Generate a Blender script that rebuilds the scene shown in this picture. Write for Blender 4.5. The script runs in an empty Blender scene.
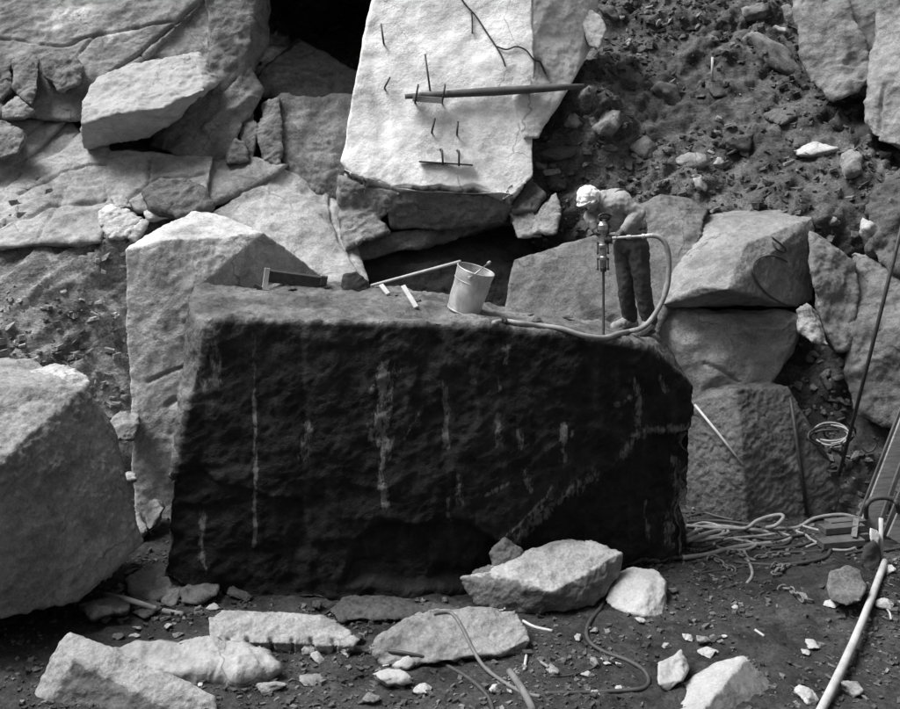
import bpy, bmesh, math, random
import numpy as np
from mathutils import Vector, Matrix

# ------------------------------------------------------------------ camera, sky, sun
SC = bpy.context.scene
COL = SC.collection
F = 1086.0           # focal length in photograph pixels (900 wide)
HZ = 113.0           # row of the horizon in the photograph
CZ = 4.7             # eye height over the quarry floor
cam_d = bpy.data.cameras.new('camera')
cam = bpy.data.objects.new('camera', cam_d)
COL.objects.link(cam)
cam.location = (0, 0, CZ)
cam.rotation_euler = (math.radians(90), 0, 0)
cam_d.sensor_fit = 'HORIZONTAL'
cam_d.sensor_width = 36
cam_d.lens = 36 * F / 900
cam_d.shift_y = -(354.5 - HZ) / 900
cam_d.clip_end = 500
SC.camera = cam

SUN_EL, SUN_AZ = math.radians(60), math.radians(-97)   # azimuth from +Y (away from the camera), negative = left
w = bpy.data.worlds.new('World')
SC.world = w
w.use_nodes = True
nt = w.node_tree
bg = nt.nodes['Background']
sky = nt.nodes.new('ShaderNodeTexSky')
sky.sky_type = 'NISHITA'
sky.sun_disc = False
sky.sun_elevation = SUN_EL
sky.sun_rotation = SUN_AZ
sky.dust_density = 4.0
bw = nt.nodes.new('ShaderNodeRGBToBW')      # black and white film
nt.links.new(sky.outputs[0], bw.inputs[0])
nt.links.new(bw.outputs[0], bg.inputs[0])
bg.inputs[1].default_value = 0.05
sun_d = bpy.data.lights.new('sun', 'SUN')
sun_d.energy = 2.2
sun_d.angle = math.radians(32)
sun = bpy.data.objects.new('sun', sun_d)
COL.objects.link(sun)
sdir = Vector((math.sin(SUN_AZ) * math.cos(SUN_EL), math.cos(SUN_AZ) * math.cos(SUN_EL), math.sin(SUN_EL)))
sun.rotation_euler = sdir.to_track_quat('Z', 'Y').to_euler()
sun.location = (-6, 4, 20)
SC.view_settings.view_transform = 'Standard'
SC.view_settings.look = 'None'
SC.view_settings.gamma = 1
SC.view_settings.exposure = 1.55

rng = random.Random(7)
nrng = np.random.default_rng(7)

# ------------------------------------------------------------------ numeric helpers
def P(px, py, d):
    return Vector(((px - 450) / F * d, d, CZ - (py - HZ) / F * d))

def PZ(px, py, z):                       # point of that line of sight at height z
    return P(px, py, (CZ - z) * F / (py - HZ))

def hash3(ix, iy, iz, s):
    h = (ix * 374761393 + iy * 668265263 + iz * 2147483647 + s * 1274126177) & 0xFFFFFFFF
    h = ((h ^ (h >> 13)) * 1274126177) & 0xFFFFFFFF
    h = ((h ^ (h >> 16)) * 2246822519) & 0xFFFFFFFF
    return (h ^ (h >> 15)) & 0xFFFFFFFF

def gnoise(p, s=0):
    p = np.asarray(p, dtype=np.float64)
    i = np.floor(p).astype(np.int64)
    f = p - i
    u = f * f * f * (f * (f * 6 - 15) + 10)
    out = np.zeros(len(p))
    for dx in (0, 1):
        wx = u[:, 0] if dx else 1 - u[:, 0]
        for dy in (0, 1):
            wy = u[:, 1] if dy else 1 - u[:, 1]
            for dz in (0, 1):
                wz = u[:, 2] if dz else 1 - u[:, 2]
                h = hash3(i[:, 0] + dx, i[:, 1] + dy, i[:, 2] + dz, s)
                gx = ((h & 1023) / 511.5) - 1
                gy = (((h >> 10) & 1023) / 511.5) - 1
                gz_ = (((h >> 20) & 1023) / 511.5) - 1
                out += wx * wy * wz * (gx * (f[:, 0] - dx) + gy * (f[:, 1] - dy) + gz_ * (f[:, 2] - dz))
    return out

def fbm(p, octv=4, s=0, gain=0.5, ridge=False):
    a, t, out = 1.0, 0.0, np.zeros(len(p))
    q = np.array(p, dtype=np.float64)
    for o in range(octv):
        n = gnoise(q, s + o * 17)
        if ridge:
            n = 0.35 - np.abs(n)
        out += a * n
        a *= gain
        q = q * 2.03 + 11.7
    return out

def cells(p, s=0):
    """distance to the nearest of a random point set (scallops with sharp ridges between)"""
    i = np.floor(p - .5).astype(np.int64)
    f1 = np.full(len(p), 9.0)
    for dx in (0, 1):
        for dy in (0, 1):
            for dz in (0, 1):
                cx, cy, cz = i[:, 0] + dx, i[:, 1] + dy, i[:, 2] + dz
                h = hash3(cx, cy, cz, s)
                qx = cx + .15 + .7 * (h & 1023) / 1023.0; qy = cy + .15 + .7 * ((h >> 10) & 1023) / 1023.0; qz = cz + .15 + .7 * ((h >> 20) & 1023) / 1023.0
                f1 = np.minimum(f1, (p[:, 0] - qx) ** 2 + (p[:, 1] - qy) ** 2 + (p[:, 2] - qz) ** 2)
    return np.sqrt(f1)

def facets(p, s=0):
    """random tilted facets (stone chips); returns height field and distance to the joint"""
    i = np.floor(p).astype(np.int64)
    f1 = np.full(len(p), 9.0); f2 = np.full(len(p), 9.0); val = np.zeros(len(p))
    for dx in (-1, 0, 1):
        for dy in (-1, 0, 1):
            for dz in (-1, 0, 1):
                cx, cy, cz = i[:, 0] + dx, i[:, 1] + dy, i[:, 2] + dz
                h = hash3(cx, cy, cz, s)
                h2 = hash3(cx, cy, cz, s + 101)
                qx = cx + (h & 1023) / 1023.0; qy = cy + ((h >> 10) & 1023) / 1023.0; qz = cz + ((h >> 20) & 1023) / 1023.0
                rx, ry, rz = p[:, 0] - qx, p[:, 1] - qy, p[:, 2] - qz
                dd = np.sqrt(rx * rx + ry * ry + rz * rz)
                v = ((h2 & 1023) / 511.5 - 1) * rx + (((h2 >> 10) & 1023) / 511.5 - 1) * ry + (((h2 >> 20) & 1023) / 511.5 - 1) * rz + ((h2 >> 5) & 255) / 255.0 - .5
                m = dd < f1
                f2 = np.where(m, f1, np.minimum(f2, dd))
                val = np.where(m, v, val)
                f1 = np.where(m, dd, f1)
    return val, f2 - f1

def proj(co):
    d = np.maximum(co[:, 1], .1)
    return 450 + co[:, 0] / d * F, HZ - (co[:, 2] - CZ) / d * F

def seg_dist(px, py, pts):
    best = np.full(len(px), 1e9)
    for (x0, y0), (x1, y1) in zip(pts[:-1], pts[1:]):
        vx, vy = x1 - x0, y1 - y0
        L = vx * vx + vy * vy + 1e-9
        t = np.clip(((px - x0) * vx + (py - y0) * vy) / L, 0, 1)
        best = np.minimum(best, np.hypot(px - x0 - t * vx, py - y0 - t * vy))
    return best

def poly_sd(px, py, pts):               # positive inside
    d = seg_dist(px, py, list(pts) + [pts[0]])
    ins = np.zeros(len(px), bool)
    n = len(pts)
    for k in range(n):
        x0, y0 = pts[k]; x1, y1 = pts[(k + 1) % n]
        if y0 == y1: continue
        c = ((y0 > py) != (y1 > py)) & (px < (x1 - x0) * (py - y0) / (y1 - y0) + x0)
        ins ^= c
    return np.where(ins, d, -d)

def sstep(a, b, x):
    t = np.clip((x - a) / (b - a), 0, 1)
    return t * t * (3 - 2 * t)

# ------------------------------------------------------------------ materials
MATS = {}
def new_mat(name):
    m = bpy.data.materials.new(name)
    m.use_nodes = True
    t = m.node_tree
    b = t.nodes['Principled BSDF']
    return m, t, b

def N(t, kind, **kw):
    n = t.nodes.new(kind)
    for k, v in kw.items():
        setattr(n, k, v)
    return n

def mth(t, op, a, b=None, c=None):
    n = N(t, 'ShaderNodeMath', operation=op)
    for i, v in enumerate((a, b, c)):
        if v is None: continue
        if isinstance(v, (int, float)): n.inputs[i].default_value = v
        else: t.links.new(v, n.inputs[i])
    return n.outputs[0]

def noise_node(t, vec, scale, detail=4, rough=0.55, dist=0.0):
    n = N(t, 'ShaderNodeTexNoise')
    n.inputs['Scale'].default_value = scale
    n.inputs['Detail'].default_value = detail
    n.inputs['Roughness'].default_value = rough
    n.inputs['Distortion'].default_value = dist
    t.links.new(vec, n.inputs['Vector'])
    return n.outputs['Fac']

def remap(t, v, a, b, c, d):
    n = N(t, 'ShaderNodeMapRange')
    n.inputs[1].default_value = a; n.inputs[2].default_value = b
    n.inputs[3].default_value = c; n.inputs[4].default_value = d
    t.links.new(v, n.inputs[0])
    return n.outputs[0]

def rock_mat(name, alb, var=0.35, low=0.9, spk=0.35, spk_scale=42, bump=0.5, bump_scale=22, rough=0.88, aniso=None, tone=True, spec=0.2):
    m, t, b = new_mat(name)
    g = N(t, 'ShaderNodeNewGeometry')
    vec = g.outputs['Position']
    if aniso:
        mp = N(t, 'ShaderNodeMapping')
        mp.inputs['Rotation'].default_value = aniso[0]
        mp.inputs['Scale'].default_value = aniso[1]
        t.links.new(vec, mp.inputs['Vector'])
        avec = mp.outputs[0]
    else:
        avec = vec
    n1 = noise_node(t, avec, low, 5, 0.66, 0.3)
    n2 = noise_node(t, vec, spk_scale, 3, 0.75)
    c = remap(t, n1, .3, .7, 1 - var, 1 + var)
    c2 = remap(t, n2, .3, .7, 1 - spk, 1 + spk)
    n3 = noise_node(t, avec, bump_scale * .45, 6, 0.72)
    c3 = remap(t, n3, .32, .68, 1 - spk * .8, 1 + spk * .8)
    v = mth(t, 'MULTIPLY', mth(t, 'MULTIPLY', c, c2), c3)
    v = mth(t, 'MULTIPLY', v, alb)
    # weathered blotches and hairline joints that break off
    n4 = noise_node(t, vec, 1.9, 6, 0.68, 0.6)
    v = mth(t, 'MULTIPLY', v, remap(t, n4, .50, .60, 1.0, 1 - var * .95))
    wn = N(t, 'ShaderNodeTexNoise'); wn.inputs['Scale'].default_value = 2.2; wn.inputs['Detail'].default_value = 3
    t.links.new(vec, wn.inputs['Vector'])
    va = N(t, 'ShaderNodeVectorMath', operation='MULTIPLY_ADD'); va.inputs[1].default_value = (.55, .55, .55)
    t.links.new(wn.outputs['Color'], va.inputs[0]); t.links.new(vec, va.inputs[2])
    vo = N(t, 'ShaderNodeTexVoronoi', feature='DISTANCE_TO_EDGE'); vo.inputs['Scale'].default_value = .85
    t.links.new(va.outputs[0], vo.inputs['Vector'])
    line = mth(t, 'MULTIPLY', remap(t, vo.outputs['Distance'], 0.0, .011, 1, 0), remap(t, n1, .50, .58, 0, 1))
    v = mth(t, 'MULTIPLY', v, mth(t, 'SUBTRACT', 1.0, mth(t, 'MULTIPLY', line, .55)))
    if tone:
        a = N(t, 'ShaderNodeAttribute', attribute_name='tone')
        v = mth(t, 'MULTIPLY', v, a.outputs['Fac'])
    v = mth(t, 'MINIMUM', mth(t, 'MAXIMUM', v, 0.004), 0.82)
    t.links.new(v, b.inputs['Base Color'])
    b.inputs['Roughness'].default_value = rough
    b.inputs['Specular IOR Level'].default_value = spec
    h = mth(t, 'ADD', n3, mth(t, 'MULTIPLY', n2, .22))
    bp = N(t, 'ShaderNodeBump')
    bp.inputs['Strength'].default_value = min(1.0, bump)
    t.links.new(mth(t, 'MULTIPLY', remap(t, n4, .35, .65, .4, 1.15), min(1.0, bump)), bp.inputs['Strength'])
    bp.inputs['Distance'].default_value = 0.06
    t.links.new(h, bp.inputs['Height'])
    t.links.new(bp.outputs[0], b.inputs['Normal'])
    MATS[name] = m
    return m

def plain_mat(name, alb, rough=0.7, metal=0.0, var=0.3, scale=8, bump=0.2, bscale=60, stretch=None):
    m, t, b = new_mat(name)
    tc = N(t, 'ShaderNodeTexCoord')
    vec = tc.outputs['Object']
    if stretch:
        mp = N(t, 'ShaderNodeMapping')
        mp.inputs['Scale'].default_value = stretch
        t.links.new(vec, mp.inputs['Vector']); vec = mp.outputs[0]
    n1 = noise_node(t, vec, scale, 5, 0.65)
    v = mth(t, 'MULTIPLY', remap(t, n1, .3, .7, 1 - var, 1 + var), alb)
    v = mth(t, 'MINIMUM', v, 0.85)
    t.links.new(v, b.inputs['Base Color'])
    b.inputs['Roughness'].default_value = rough
    b.inputs['Metallic'].default_value = metal
    h = noise_node(t, vec, bscale, 4, 0.6)
    bp = N(t, 'ShaderNodeBump')
    bp.inputs['Strength'].default_value = bump
    bp.inputs['Distance'].default_value = 0.01
    t.links.new(h, bp.inputs['Height'])
    t.links.new(bp.outputs[0], b.inputs['Normal'])
    MATS[name] = m
    return m

rock_mat('pale_granite', 0.50, var=.16, spk=.16, bump=.5, bump_scale=16)
rock_mat('light_granite', 0.34, var=.28, spk=.26, bump=.7)
rock_mat('grey_granite', 0.20, var=.32, spk=.32, bump=.8)
rock_mat('dark_granite', 0.10, var=.35, spk=.35, bump=.9)
rock_mat('block_granite', 0.26, var=.35, spk=.38, bump=.9, bump_scale=18, spec=.25, rough=.75)
bm_, bt_, bb_ = MATS['block_granite'], MATS['block_granite'].node_tree, MATS['block_granite'].node_tree.nodes['Principled BSDF']
def add_runs():
    t, b = bt_, bb_
    old = b.inputs['Base Color'].links[0].from_socket
    geo = N(t, 'ShaderNodeNewGeometry'); mp = N(t, 'ShaderNodeMapping'); mp.inputs['Scale'].default_value = (1.6, 1.6, .55)
    t.links.new(geo.outputs['Position'], mp.inputs['Vector'])
    n = noise_node(t, mp.outputs[0], 16, 7, .72, .4)
    a = N(t, 'ShaderNodeAttribute', attribute_name='run')
    k = mth(t, 'ADD', a.outputs['Fac'], mth(t, 'MULTIPLY', mth(t, 'SUBTRACT', n, .5), 2.4))
    m = remap(t, k, .45, .75, 0, 1)
    m = mth(t, 'MULTIPLY', m, mth(t, 'MULTIPLY', mth(t, 'GREATER_THAN', a.outputs['Fac'], .02), mth(t, 'MINIMUM', mth(t, 'MULTIPLY', a.outputs['Fac'], 2.0), 1.0)))
    c = mth(t, 'ADD', mth(t, 'MULTIPLY', old, mth(t, 'SUBTRACT', 1.0, m)), mth(t, 'MULTIPLY', m, .14))
    t.links.new(c, b.inputs['Base Color'])
add_runs()
rock_mat('dirt', 0.080, var=.5, low=.8, spk=.55, spk_scale=30, bump=1.0, bump_scale=14, aniso=((0, math.radians(-35), 0), (0.6, 1, 1.8)))
rock_mat('floor_dirt', 0.035, var=.5, low=1.1, spk=.5, spk_scale=30, bump=1.0, bump_scale=16)
plain_mat('iron', 0.035, .6, .3, .5, 20, .3)
plain_mat('rubber_mid', 0.11, .7, 0, .4, 14, .15)
plain_mat('iron_rust', 0.14, .8, .2, .5, 20, .4)
plain_mat('rubber_dark', 0.04, .65, 0, .4, 14, .15)
plain_mat('rubber_pale', 0.22, .65, 0, .35, 14, .15)
plain_mat('wood_grey', 0.22, .85, 0, .4, 6, .5, 30, (1, 1, 8))
plain_mat('wood_pale', 0.36, .8, 0, .25, 6, .4, 30)
plain_mat('wood_dark', 0.07, .85, 0, .4, 6, .5, 30)
plain_mat('wood_stick', 0.12, .85, 0, .4, 6, .5, 30)
plain_mat('zinc', 0.42, .6, .25, .55, 6, .35, 18, (1, 1, .5))
plain_mat('steel', 0.3, .4, .7, .3, 14, .1)
plain_mat('cloth_dark', 0.03, .95, 0, .4, 14, .6, 90)

# ------------------------------------------------------------------ mesh helpers
def link(name, me, mat=None, parent=None):
    o = bpy.data.objects.new(name, me)
    COL.objects.link(o)
    if mat is not None:
        me.materials.clear()
        me.materials.append(MATS[mat] if isinstance(mat, str) else mat)
    if parent is not None:
        o.parent = parent
    return o

def tag(o, label, cat, group=None):
    o['label'] = label
    o['category'] = cat
    if group: o['group'] = group
    return o

def empty(name, loc, label, cat, group=None):
    o = bpy.data.objects.new(name, None)
    o.empty_display_size = .1
    COL.objects.link(o)
    o.location = loc
    return tag(o, label, cat, group)

def np_mesh(name, co, faces):
    me = bpy.data.meshes.new(name)
    co = np.asarray(co, dtype=np.float32)
    faces = np.asarray(faces, dtype=np.int32)
    k = faces.shape[1]
    me.vertices.add(len(co)); me.vertices.foreach_set('co', co.ravel())
    me.loops.add(faces.size); me.loops.foreach_set('vertex_index', faces.ravel())
    me.polygons.add(len(faces)); me.polygons.foreach_set('loop_start', np.arange(len(faces), dtype=np.int32) * k)
    me.update(calc_edges=True)
    me.validate()
    me.polygons.foreach_set('use_smooth', np.ones(len(me.polygons), bool))
    return me

def get_co(me):
    a = np.empty(len(me.vertices) * 3, np.float32)
    me.vertices.foreach_get('co', a)
    return a.reshape(-1, 3).astype(np.float64)

def get_no(me):
    a = np.empty(len(me.vertices) * 3, np.float32)
    me.vertices.foreach_get('normal', a)
    return a.reshape(-1, 3).astype(np.float64)

def set_co(me, co):
    me.vertices.foreach_set('co', co.astype(np.float32).ravel())
    me.update()

def set_tone(me, tone):
    a = me.attributes.get('tone') or me.attributes.new('tone', 'FLOAT', 'POINT')
    a.data.foreach_set('value', np.asarray(tone, dtype=np.float32))

def hull_bm(bm, pts):
    vs = [bm.verts.new(p) for p in pts]
    r = bmesh.ops.convex_hull(bm, input=vs)
    dead = [g for g in set(r['geom_interior']) | set(r['geom_unused']) if isinstance(g, bmesh.types.BMVert) and g.is_valid and not g.link_faces]
    bmesh.ops.delete(bm, geom=dead, context='VERTS')

def remesh(bm, vox, smooth=0, sharp=False):
    me = bpy.data.meshes.new('tmp')
    bmesh.ops.recalc_face_normals(bm, faces=bm.faces[:])
    bm.to_mesh(me); bm.free()
    o = bpy.data.objects.new('tmp', me)
    COL.objects.link(o)
    md = o.modifiers.new('r', 'REMESH'); md.use_smooth_shade = True
    if sharp:                                   # keeps the arrises of split stone
        L = max(max(v.co[i] for v in me.vertices) - min(v.co[i] for v in me.vertices) for i in range(3))
        dp = max(3, math.ceil(math.log2(L / vox / .97)))
        md.mode = 'SHARP'; md.octree_depth = dp; md.scale = max(.3, min(.97, L / vox / 2 ** dp)); md.sharpness = 1.0; md.use_remove_disconnected = False
    else:
        md.mode = 'VOXEL'; md.voxel_size = vox
    if smooth:
        ms = o.modifiers.new('s', 'SMOOTH'); ms.iterations = smooth; ms.factor = .5
    dg = bpy.context.evaluated_depsgraph_get()
    out = bpy.data.meshes.new_from_object(o.evaluated_get(dg))
    bpy.data.objects.remove(o); bpy.data.meshes.remove(me)
    return out

STYLE = {  # low (amp, freq), mid, fine, scallop (amp, freq), warp (amp, freq)
    'smooth': ((.07, .7), (.022, 4), (.010, 15), (.05, 1.0), (.07, 1.3)),
    'slab':   ((.07, .6), (.024, 3.2), (.010, 14), (.04, .8), (.06, 1.1)),
    'rough':  ((.06, 1.0), (.034, 6.5), (.019, 15), (.06, 1.5), (.08, 1.5)),
    'split':  ((.04, 1.0), (.050, 8.5), (.034, 17), (.02, 1.5), (.06, 1.5)),
    'bed':    ((.06, .6), (.036, 3.2), (.020, 13), (.07, 1.3), (.05, 1.1)),
    'craggy': ((.12, 1.0), (.080, 4), (.035, 13), (.16, 1.6), (.12, 1.8)),
    'fine':   ((.04, 1.2), (.028, 7), (.016, 20), (.06, 1.8), (.06, 1.8)),
    'block':  ((.05, .8), (.034, 5.0), (.022, 15), (.06, 1.3), (.05, 1.4)),
    'small':  ((.04, 2.2), (.024, 9), (.012, 24), (.05, 3.6), (.04, 3.5)),
}
SEED = [0]
def rock_mesh(hulls, vox, style, back=0.0, shrink=.9, grooves=(), dents=(), world=False, scale=1.0, stretch=None, smooth=0, name='rock', warp=1.0, sharp=True):
    SEED[0] += 1
    s = SEED[0] * 31
    bm = bmesh.new()
    for h in hulls:
        wv_ = [p for p in h if isinstance(p, Vector)]
        h = [p for p in h if not isinstance(p, Vector)]
        pts = wv_ + [P(*p) for p in h]
        if back and h:
            cx = sum(p[0] for p in h) / len(h); cy = sum(p[1] for p in h) / len(h)
            pts += [P(cx + (p[0] - cx) * shrink, cy + (p[1] - cy) * shrink, p[2] + back) for p in h]
        hull_bm(bm, pts)
    me = remesh(bm, vox, smooth, sharp=(sharp and len(hulls) == 1))
    co, no = get_co(me), get_no(me)
    (la, lf), (ma, mf), (fa, ff), (ca, cf), (wa, wf) = STYLE[style]
    q = co + s * .37
    if stretch is not None:
        q = q @ np.array(stretch).T
    wv = np.stack([fbm(q * wf, 3, s + 70), fbm(q * wf, 3, s + 80), fbm(q * wf, 3, s + 90)], 1)
    dsp = la * fbm(q * lf, 2, s) + .6 * ma * fbm(q * mf, 2, s + 5, .5) + .5 * fa * fbm(q * ff, 2, s + 9, .6)
    rq = np.stack([q[:, 0] * .8 + q[:, 2] * .5, q[:, 1], q[:, 2] * .9 - q[:, 0] * .5], 1) * np.array([.8, 1, 1.35])
    dsp += 1.1 * ma * fbm(rq * mf * .9, 3, s + 15, .55, True) + 1.1 * fa * fbm(rq * ff * .8, 2, s + 19, .6, True)
    if ca:
        f1 = cells(q * cf + 1.2 * wv, s)
        f1b = cells(q * cf * 2.7 + 1.5 * wv, s + 50)
        dsp += ca * (f1 - .5) + ca * .35 * (f1b - .5)
    dsp *= scale
    px, py = proj(co)
    front = no[:, 1] < .35
    for (pts, wpx, dep) in grooves:
        jx = 4 * gnoise(np.stack([px * .03, py * .03, px * 0], 1), s)
        dsp -= dep * front * np.exp(-(seg_dist(px + jx, py + jx, pts) / wpx) ** 2)
    for (pts, soft, dep) in dents:
        dsp -= dep * front * sstep(-soft * .3, soft, poly_sd(px + 9 * wv[:, 0], py + 9 * wv[:, 1], pts))
    co = co + no * dsp[:, None] + wv * wa * scale * warp
    set_co(me, co)
    return me

def seat_origin(o):
    """put the origin at the base of the thing (mesh data is written in world space)"""
    me = o.data
    co = get_co(me)
    c = np.array([(co[:, 0].min() + co[:, 0].max()) / 2, (co[:, 1].min() + co[:, 1].max()) / 2, co[:, 2].min()])
    set_co(me, co - c)
    o.location = c

def rock(name, label, cat, hulls, vox=.03, style='rough', mat='grey_granite', back=0.0, paints=(), tone=1.0, group=None, kind=None, **kw):
    if not isinstance(hulls[0], list): hulls = [hulls]
    me = rock_mesh(hulls, vox, style, back, name=name, **kw)
    me.name = name
    co, no = get_co(me), get_no(me)
    tn = np.full(len(co), float(tone))
    if paints:
        px, py = proj(co)
        q = np.stack([px, py, px * 0], 1)
        jit = 1.6 * fbm(q * .12, 3, 5)
        front = no[:, 1] < .5
        for (pts, wpx, val, brk) in paints:
            pts = list(pts)
            if wpx > 0:
                m = 1 - sstep(wpx * .55, wpx, seg_dist(px + jit * wpx * .5, py, pts))
            else:
                m = sstep(wpx * .3, -wpx, poly_sd(px + jit * 2, py + jit * 2, pts) + jit * 2)
            if brk:
                m = m * sstep(-.12, .16, fbm(q * np.array([.16, .06, 1]), 3, 77) + (.25 - brk))
            m = m * front
            tn = tn * (1 - m) + val * m
    set_tone(me, tn)
    o = link(name, me, mat)
    seat_origin(o)
    if kind: o['kind'] = kind
    else: tag(o, label, cat, group)
    return o

def tube_mesh(pts, r, sides=8, name='tube', caps=True, closed=False):
    pts = [Vector(p) for p in pts]
    n = len(pts)
    rs = r if isinstance(r, (list, tuple)) else [r] * n
    co, fc = [], []
    up = None
    for i, p in enumerate(pts):
        t = (pts[(i + 1) % n] - pts[i - 1]) if closed else (pts[min(i + 1, n - 1)] - pts[max(i - 1, 0)])
        if t.length < 1e-9: t = Vector((0, 0, 1))
        t.normalize()
        if up is None:
            up = t.orthogonal().normalized()
        else:
            up = (up - t * up.dot(t))
            up = up.normalized() if up.length > 1e-6 else t.orthogonal().normalized()
        b = t.cross(up)
        for k in range(sides):
            a = 2 * math.pi * k / sides
            co.append(p + (up * math.cos(a) + b * math.sin(a)) * rs[i])
    rows = n if closed else n - 1
    for i in range(rows):
        for k in range(sides):
            a, b_ = i * sides + k, i * sides + (k + 1) % sides
            c, d = ((i + 1) % n) * sides + (k + 1) % sides, ((i + 1) % n) * sides + k
            fc.append((a, b_, c, d))
    me = bpy.data.meshes.new(name)
    if caps and not closed:
        fc.append(tuple(range(sides))[::-1])
        fc.append(tuple(range((n - 1) * sides, n * sides)))
    me.from_pydata([tuple(c) for c in co], [], fc)
    me.polygons.foreach_set('use_smooth', np.ones(len(me.polygons), bool))
    me.update()
    return me

def crom(pts, n=10, closed=False):
    pts = [Vector(p) for p in pts]
    out = []
    L = len(pts)
    for i in range(L if closed else L - 1):
        if closed:
            a, b, c, d = pts[i - 1], pts[i], pts[(i + 1) % L], pts[(i + 2) % L]
        else:
            a, b, c, d = pts[max(i - 1, 0)], pts[i], pts[i + 1], pts[min(i + 2, L - 1)]
        for k in range(n):
            t = k / n
            out.append(.5 * ((2 * b) + (c - a) * t + (2 * a - 5 * b + 4 * c - d) * t * t + (3 * b - a - 3 * c + d) * t ** 3))
    if not closed: out.append(pts[-1])
    return out

# ------------------------------------------------------------------ the quarry floor
def gz(x, y):
    x = np.atleast_1d(np.asarray(x, float)); y = np.atleast_1d(np.asarray(y, float))
    q = np.stack([x, y, x * 0], 1)
    z = .055 * fbm(q * .55, 3, 3) + .030 * fbm(q * 2.3, 3, 8) + .020 * fbm(q * 7, 3, 21, .55, True) + .010 * fbm(q * 22, 2, 4)
    z += .05 * (.5 - cells(q * 4.5 + .4 * fbm(q * 3, 2, 31)[:, None], 33)) * sstep(-.1, .2, gnoise(q * .9, 34)) + .02 * (.5 - cells(q * 12, 35))
    z += .16 * np.exp(-(((x - 4.1) / 1.0) ** 2 + ((y - 10.7) / .7) ** 2))        # low mound under the hoses
    return z

def axis(lo, a, b, hi, fine, coarse):
    return np.concatenate([np.arange(lo, a, coarse), np.arange(a, b, fine), np.arange(b, hi + coarse, coarse)])

def grid_faces(nx, ny):
    i = np.arange(nx - 1)[None, :] + np.arange(ny - 1)[:, None] * nx
    i = i.ravel()
    return np.stack([i, i + 1, i + nx + 1, i + nx], 1)

xs = axis(-30, -5.2, 6.4, 30, .028, 1.2); ys = axis(-20, 8.2, 13.2, 40, .028, 1.2)
X, Y = np.meshgrid(xs, ys)
Z = gz(X.ravel(), Y.ravel())
me = np_mesh('ground', np.stack([X.ravel(), Y.ravel(), Z], 1), grid_faces(len(xs), len(ys)))
set_tone(me, np.ones(len(me.vertices)))
ground = link('ground', me, 'floor_dirt'); ground['kind'] = 'structure'

# ------------------------------------------------------------------ the dirt slopes behind (one steep sheet, y over x and z)
ctrl = [  # px, py, distance
    (-60, 560, 12.3), (-60, 440, 12.5), (0, 330, 13.2), (60, 300, 13.5), (110, 235, 14.2), (0, 240, 14.1), (130, 420, 13.2), (130, 530, 13.0), (60, 420, 12.9),
    (0, 120, 16.6), (100, 100, 16.9), (0, 0, 18.2), (200, 0, 18.4), (150, 190, 15.6),
    (250, 120, 17.0), (260, 230, 16.0), (320, 30, 22.5), (300, -20, 22.5), (340, 0, 22.5), (330, 120, 18.0), (585, 95, 15.5), (605, 95, 15.8),
    (430, 100, 18.0), (430, 250, 16.8), (430, 330, 16), (520, 60, 18.0), (430, 0, 19), (500, 290, 16), (430, 560, 15),
    (560, 200, 15.3), (560, 130, 16.0), (600, 60, 17.4), (640, 0, 18.8), (700, 60, 17.4), (750, 0, 18.6), (700, 130, 15.9), (640, 180, 15.2), (700, 195, 14.8), (600, 330, 14.6),
    (780, 100, 16.3), (850, 150, 14.9), (820, 200, 14.2), (880, 230, 13.9), (900, 100, 16.5), (900, 0, 19), (950, 150, 15), (860, 30, 18.6),
    (850, 330, 13.8), (820, 400, 13.3), (840, 470, 12.7), (900, 430, 12.9), (950, 300, 13.2), (780, 520, 13.4), (700, 520, 13.7), (700, 400, 14.3), (900, 520, 12.4), (950, 520, 12.3), (600, 560, 14),
    (-400, 300, 12), (-400, 0, 17), (1300, 300, 12), (1300, 0, 17),
]
cp = np.array([P(*c) for c in ctrl])
extra = np.array([(-14, 24, 12), (-5, 25, 12), (3, 26, 12), (10, 25, 12), (18, 22, 12), (-25, 14, 6), (25, 14, 6), (-25, 12, 0), (25, 12, 0)], float)
cp = np.concatenate([cp, extra])
A = np.hypot(cp[:, None, 0] - cp[None, :, 0], cp[:, None, 2] - cp[None, :, 2])
pm = np.stack([np.ones(len(cp)), cp[:, 0], cp[:, 2]], 1)
M_ = np.block([[A + .02 * np.eye(len(cp)), pm], [pm.T, np.zeros((3, 3))]])
sol = np.linalg.solve(M_, np.concatenate([cp[:, 1], np.zeros(3)]))
def hill_y(x, z):
    x = np.asarray(x, float); z = np.asarray(z, float)
    out = sol[-3] + sol[-2] * x + sol[-1] * z
    for k in range(len(cp)):
        out = out + sol[k] * np.hypot(x - cp[k, 0], z - cp[k, 2])
    return out
xs = axis(-26, -7.6, 7.9, 26, .04, 1.0); zs = axis(-.6, -.2, 7.0, 14, .035, .7)
X, Zg = np.meshgrid(xs, zs)
Yh = hill_y(X.ravel(), Zg.ravel())
co = np.stack([X.ravel(), Yh, Zg.ravel()], 1)
ca_, sa_ = math.cos(math.radians(38)), math.sin(math.radians(38))
rot = np.stack([co[:, 0] * ca_ + co[:, 2] * sa_, co[:, 1], -co[:, 0] * sa_ + co[:, 2] * ca_], 1)     # bedding runs up to the right
q = rot * np.array([.55, .8, 1.5])
v, e = facets(rot * np.array([1.5, 2.0, 3.4]) + .3 * fbm(rot * 3, 2, 2)[:, None], 44)
dy = .09 * fbm(q * 3.2, 4, 66, .6, True) + .05 * fbm(rot * np.array([4, 6, 9]), 3, 67, .6, True) + .22 * fbm(q * .9, 3, 60) + .10 * fbm(q * 2.6, 4, 61) + .035 * fbm(co * 9, 3, 62) + .016 * fbm(co * 24, 2, 63) + .07 * v * sstep(-.1, .2, gnoise(co * .9, 64))
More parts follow.
